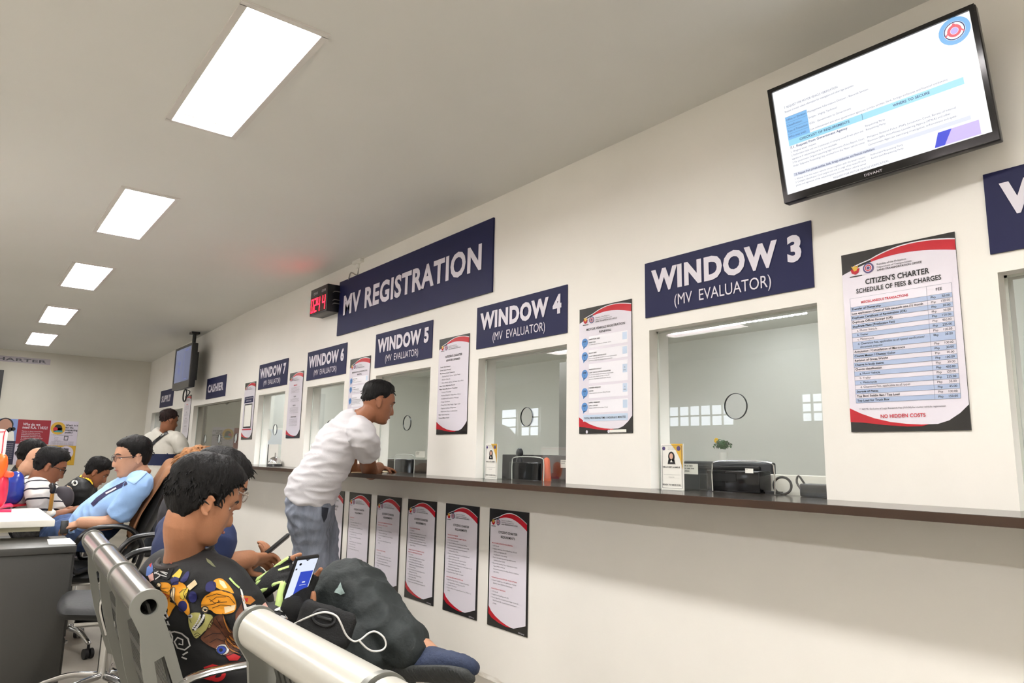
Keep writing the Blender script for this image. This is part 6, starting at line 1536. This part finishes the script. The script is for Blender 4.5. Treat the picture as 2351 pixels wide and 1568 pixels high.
DC(CIR(815, 1240, 62, 52), M_wh, 'eye_shape', .003); DC(CIR(805, 1243, 46, 42), M_bb, 'iris_shape', .0042); DC(CIR(800, 1245, 18), M_kk, 'pupil', .0052, 3)
DC([(840, 1300), (900, 1270), (990, 1310), (960, 1345), (880, 1345)], M_rd, 'red_shape')
# lower part, white scrawl and red spiral
for q in ([(200, 830), (250, 850), (230, 900), (270, 940)], [(230, 820), (260, 870), (290, 930)], [(300, 1070), (350, 1060), (420, 1080), (480, 1130), (500, 1200), (450, 1240), (380, 1220), (350, 1160), (380, 1120), (430, 1140), (430, 1190), (390, 1180)], [(300, 1050), (330, 1110), (330, 1160)], [(430, 1290), (480, 1260)], [(420, 1310), (470, 1330)], [(280, 960), (300, 1000), (275, 985)]): LN(q, 3.6, M_wh, .0025)
LN(CIR(760, 1470, 70, 60)[:15], 9, M_rd, .0025); LN([(640, 1430), (720, 1400), (800, 1420)], 10, M_rd, .0025); LN([(620, 1500), (700, 1520), (760, 1460)], 9, M_rd, .0025)
DC([(800, 1400), (860, 1365), (890, 1375), (830, 1420)], M_kk, 'mouth', .0026)
for k in range(5): DC(CIR(810 + 22 * k, 1412 - 9 * k, 8, 12, 8), M_wh, 'tooth', .004, 3)
DC([(1030, 1380), (1100, 1360), (1140, 1400), (1110, 1450), (1060, 1430)], M_pk, 'pink_shape')
# text label on the shoulder
DC([(140, 400), (170, 380), (330, 440), (325, 480), (280, 560), (150, 500)], M_kk, 'dark_patch')
for i in range(3): LN([(150 + i * 6, 410 + i * 38), (300 - i * 10, 455 + i * 38)], 2.2, M_wh)
LN([(160, 500), (210, 465), (280, 510)], 2.4, M_wh); LN([(170, 555), (215, 520), (200, 490)], 2.4, M_wh)
DC([(80, 440), (130, 400), (145, 470), (100, 520), (70, 520)], M_bl, 'blue_shape'); DC([(90, 520), (140, 490), (150, 560), (110, 580)], M_pk, 'pink_shape'); DC([(40, 560), (70, 550), (110, 610), (90, 625)], M_rd, 'red_shape'); DC([(100, 420), (130, 395), (120, 440)], M_rd, 'red_shape', .003)
DC([(240, 360), (330, 375), (320, 410), (250, 385)], mat('print_rust', (150, 80, 60), .6), 'rust_shape')
LN([(880, 545), (930, 600), (975, 640)], 4, mat('print_lime', (190, 214, 130), .6), .003)
DC([(650, 350), (700, 380), (750, 440), (720, 430), (665, 390)], mat('print_khaki', (110, 112, 84), .6), 'khaki_shape')
# sleeve print
DC([(980, 640), (1000, 660), (1050, 830), (1030, 870)], M_wh, 'white_shape'); DC([(985, 710), (1090, 720), (1130, 760), (1080, 800), (1030, 790)], M_tn, 'tan_shape'); DC([(1020, 740), (1060, 735), (1050, 780)], M_rd, 'red_shape', .003)
DC([(1040, 830), (1130, 800), (1180, 840), (1120, 880), (1060, 870)], M_wh, 'white_shape'); DC([(1180, 820), (1225, 780), (1290, 890), (1240, 900)], M_pk, 'pink_shape'); LN([(1060, 850), (1110, 830), (1150, 850)], 2.2); LN([(1200, 830), (1240, 870)], 2)
DC([(940, 890), (1000, 780), (1020, 900), (970, 960), (940, 1000)], M_br, 'brown_shape')
DC([(1320, 860), (1400, 820), (1480, 830), (1490, 920), (1440, 940), (1400, 880)], M_wh, 'white_shape'); LN([(1350, 870), (1410, 850), (1430, 900)], 2.2); LN([(1430, 830), (1450, 900)], 2)
DC([(1280, 950), (1360, 910), (1430, 930), (1450, 1000), (1340, 1000)], M_tn, 'tan_shape'); DC(CIR(1390, 945, 38, 34), M_wh, 'white_shape', .003); DC(CIR(1410, 950, 14), M_kk, 'pupil', .0045, 3); DC([(1330, 985), (1400, 985), (1410, 1015), (1345, 1012)], M_rd, 'red_shape', .004)
# collar ring
m = MB(); c = at(425, 1279, f=f1); nv = (at(446, 1335, f=f1) - at(400, 1225, f=f1)).normalized(); a_ = L1; b2 = nv.cross(a_).normalized()
m.tube([c + nv * -.004 + a_ * (.074 * math.cos(g)) + b2 * (.072 * math.sin(g)) for g in [2 * math.pi * k / 28 for k in range(29)]], .008, 8, 1, cap=0); m.out('collar', mat('collar_cloth', (52, 46, 44), .8), SH1, True)
# gloves with lime stripes
M_glove = mat('glove_black', (16, 16, 17), .8, bump=.3, bscale=250); M_lime = mat('glove_lime', (200, 226, 140), .6, bump=.2, bscale=200)
for hd, w_ in ((hR, wr1), (hL, wl1)):
    k = dict(hd); k['s'] = hd['s'] * 1.0
    hp, fg, (x, y, n, P) = hand_parts(w_, **k)
    pr = [tube([P(-.055, 0, 0), P(-.012, 0, 0), P(.02, 0, 0), P(.055, .002, .002), P(.09, 0, .002)], [(.036, .031), (.034, .027), (.041, .024), (.0475, .0215), (.0475, .0175)], 18, 4, ref=y)]
    for i, (pts, r) in enumerate(fg):
        q, rr = cut(pts, r, 2.45 if i < 4 else 2.1); pr.append(tube(q, [v + .0035 for v in rr], 12, 3, cap=1))
    me = union(pr, .004, 2); me.materials.clear(); gl = link('glove', me, M_glove, T1, True, True)
    if hd is hR:
        m = MB(); m.tube([P(.0, -.034, -.020), P(.03, -.040, -.020), P(.06, -.046, -.016), P(.088, -.048, -.010)], [(.010, .007)] * 4, 10, 3, ref=y); m.out('lime_stripe', M_lime, gl, True)
        q, rr = cut(*fg[4], 2.05); m = MB(); m.tube([p - n * .006 for p in q], [(v * .8, v * .95) for v in rr], 10, 3, ref=y, cap=1); m.out('lime_stripe', M_lime, gl, True)
        m = MB(); m.tube([P(.0, .012, -.018), P(.03, .0, -.034), P(.055, -.012, -.034)], [(.03, .014), (.036, .014), (.026, .010)], 14, 4, ref=y); m.out('palm_pad', M_glove, gl, True)
        continue
    for i, (pts, r) in enumerate(fg):
        if i in (2,): continue
        q, rr = cut(pts, r, 2.42 if i < 4 else 2.05)
        o_ = n * .0052 if i < 4 else (y * .6 + n * .5) * .0052
        if i < 4: q = [P(.03, (.030, .010, -.011, -.030)[i] * .8, .012)] + q; rr = [rr[0]] + rr
        m = MB(); m.tube([p + o_ for p in q], [(v * .72 + .002, v * .9) for v in rr], 10, 3, ref=y, cap=1); m.out('lime_stripe', M_lime, gl, True)
# phone in his right hand, screen towards him
pc = [at(694, 1276, f=2.03), at(724, 1276, f=2.02), at(703, 1343, f=1.98), at(668, 1340, f=1.99)]
pup = (UV * .88 + RV * .36 - FV * .10).normalized(); prt = RV * .62 + FV * .74 - UV * .12; pcen = at(711, 1279, f=1.955) - pup * .0765
t, f = phone('smartphone', pcen, pup, prt, .075, .155, .01, 'phone with a lit white and blue screen in the gloved hand')
M_ps = mat('phone_white', (226, 234, 250), .3, emit=.73, glow=True); M_pb = mat('phone_blue', (52, 76, 190), .3, emit=.73, glow=True)
f.rect(.02, .02, .98, .98, M_ps, 1); f.rect(.35, .20, 1.0 - .06, .72, M_pb, 2); f.disc(.22, .89, .004, M_ink, 2); f.disc(.1, .79, .003, M_ink, 2); f.shape([(.38, .98), (.62, .98), (.5, .945)], M_gloss_black, 2)
f.rect(.3, .88, .6, .89, M_sgrey, 2); f.rect(.5, .42, .8, .43, M_sgrey, 3); f.rect(.58, .47, .72, .5, M_sgrey, 3); f.disc(.62, .12, .003, M_sgrey, 2); f.disc(.85, .88, .003, M_sgrey, 2)
f.out(t, {'phone_white': 'screen', 'phone_blue': 'blue_card', 'ink_black': 'icons', 'gloss_black': 'notch', 'screen_grey': 'screen_text'})
# knee patch, belt bag, cable
bp = world_bvh(P1['pants'])
decal([(776, 1350), (783, 1338), (788, 1352), (794, 1362), (784, 1366), (776, 1362), (768, 1360), (772, 1353)], mat('worn_patch', (170, 190, 186), .8, var=.3, scale=60), bp, P1['pants'], 'worn_patch', .003)
fb = 1.86
bc = at(748, 1432, f=fb)
m = MB(); n_ = (Vector((0, 0, HC)) - bc).normalized(); u_ = (RH * .96 + Vector((0, 0, -.25))).normalized(); v_ = n_.cross(u_).normalized()
Mb = Matrix(((u_.x, v_.x, n_.x, bc.x), (u_.y, v_.y, n_.y, bc.y), (u_.z, v_.z, n_.z, bc.z), (0, 0, 0, 1)))
t = empty('belt_bag', bc, 'black belt bag with a plastic buckle on the seated man\'s lap', 'bag')
b = MB(); b.box((-.075, -.05, -.03), (.075, .045, .022), Mb, .02)
me = b.mesh(); me = evalmesh(me, [('SUBSURF', dict(levels=2))]); wrinkle(me, .005, 22, 4); me.materials.clear(); link('pouch', me, M_glove, t, True, True)
m = MB(); m.tube([Mb @ Vector((.03 * math.cos(g) - .01, .018 * math.sin(g) + .012, .026)) for g in [2 * math.pi * k / 16 for k in range(17)]], .0045, 8, 2); m.box((-.03, .008, .022), (.012, .016, .03), Mb, .002); m.out('buckle', M_plastic_black, t, True)
b = MB(); b.tube([Mb @ Vector(q) for q in ((-.10, -.055, .005), (-.05, -.052, .018), (.0, -.058, .02), (.05, -.065, .012))], [(.012, .006), (.018, .008), (.018, .008), (.01, .006)], 10, 4, ref=v_); b.out('strap', mat('brown_strap', (74, 48, 38), .7, var=.3, scale=30), t, True)
cab = [(676, 1432), (700, 1420), (730, 1408), (752, 1406), (772, 1414), (782, 1430), (795, 1458), (812, 1472), (828, 1468), (846, 1454), (862, 1450), (880, 1462), (886, 1480), (878, 1492), (858, 1495), (842, 1488), (824, 1470)]
fc = [1.86, 1.83, 1.81, 1.80, 1.80, 1.80, 1.81, 1.82, 1.82, 1.83, 1.84, 1.84, 1.84, 1.83, 1.82, 1.81, 1.80]
m = MB(); m.tube([at(x, y, f=q) for (x, y), q in zip(cab, fc)], .0024, 8, 5)
tag(m.out('charging_cable', mat('white_cable', (232, 230, 226), .4), None, True), 'white charging cable looping over the seated man\'s dark trousers', 'cable')
# shoe of the crossed leg
M_shoe = mat('navy_canvas', (50, 60, 86), .8, var=.2, scale=40, bump=.3, bscale=120); M_sole = mat('dark_sole', (62, 64, 64), .7, bump=.9, bscale=45, stretch=(3, .4, 1))
hl = at(932, 1532, f=1.94); to = at(1072, 1538, f=1.82)
dx = (to - hl).normalized(); vz = (an - (hl + dx * .05)); vz = (vz - dx * vz.dot(dx)).normalized(); vz = FV * .75 + UV * .55 + RV * .1; vz = (vz - dx * vz.dot(dx)).normalized(); vy = vz.cross(dx)
k_ = (to - hl).length / .235
Sh = lambda a, b, c: hl + (dx * a + vy * b + vz * c) * k_
secs = [(-.02, .026, .040), (.02, .036, .046), (.07, .038, .046), (.12, .042, .040), (.17, .046, .033), (.215, .043, .028), (.245, .030, .022)]
m = MB(); m.tube([Sh(a, 0, .008 + (h_ - .02) * .35) for a, w_, h_ in secs], [(w_ * k_, h_ * k_) for a, w_, h_ in secs], 22, 5, ref=vy)
me = m.mesh(); wrinkle(me, .003, 25, 9); o = link('shoe', me, M_shoe, T1, True, True)
m = MB(); m.tube([Sh(a, 0, -.017) for a, w_, h_ in secs], [((w_ + .002) * k_, .016 * k_) for a, w_, h_ in secs], 22, 5, ref=vy); so = m.out('sole', M_sole, o, True)
m = MB(); m.tube([an.lerp(Sh(.05, 0, .05), .12), an.lerp(Sh(.05, 0, .05), .6), Sh(.055, 0, .035)], [.034, .037, .044], 16, 4); m.out('ankle', SK3, T1, True)
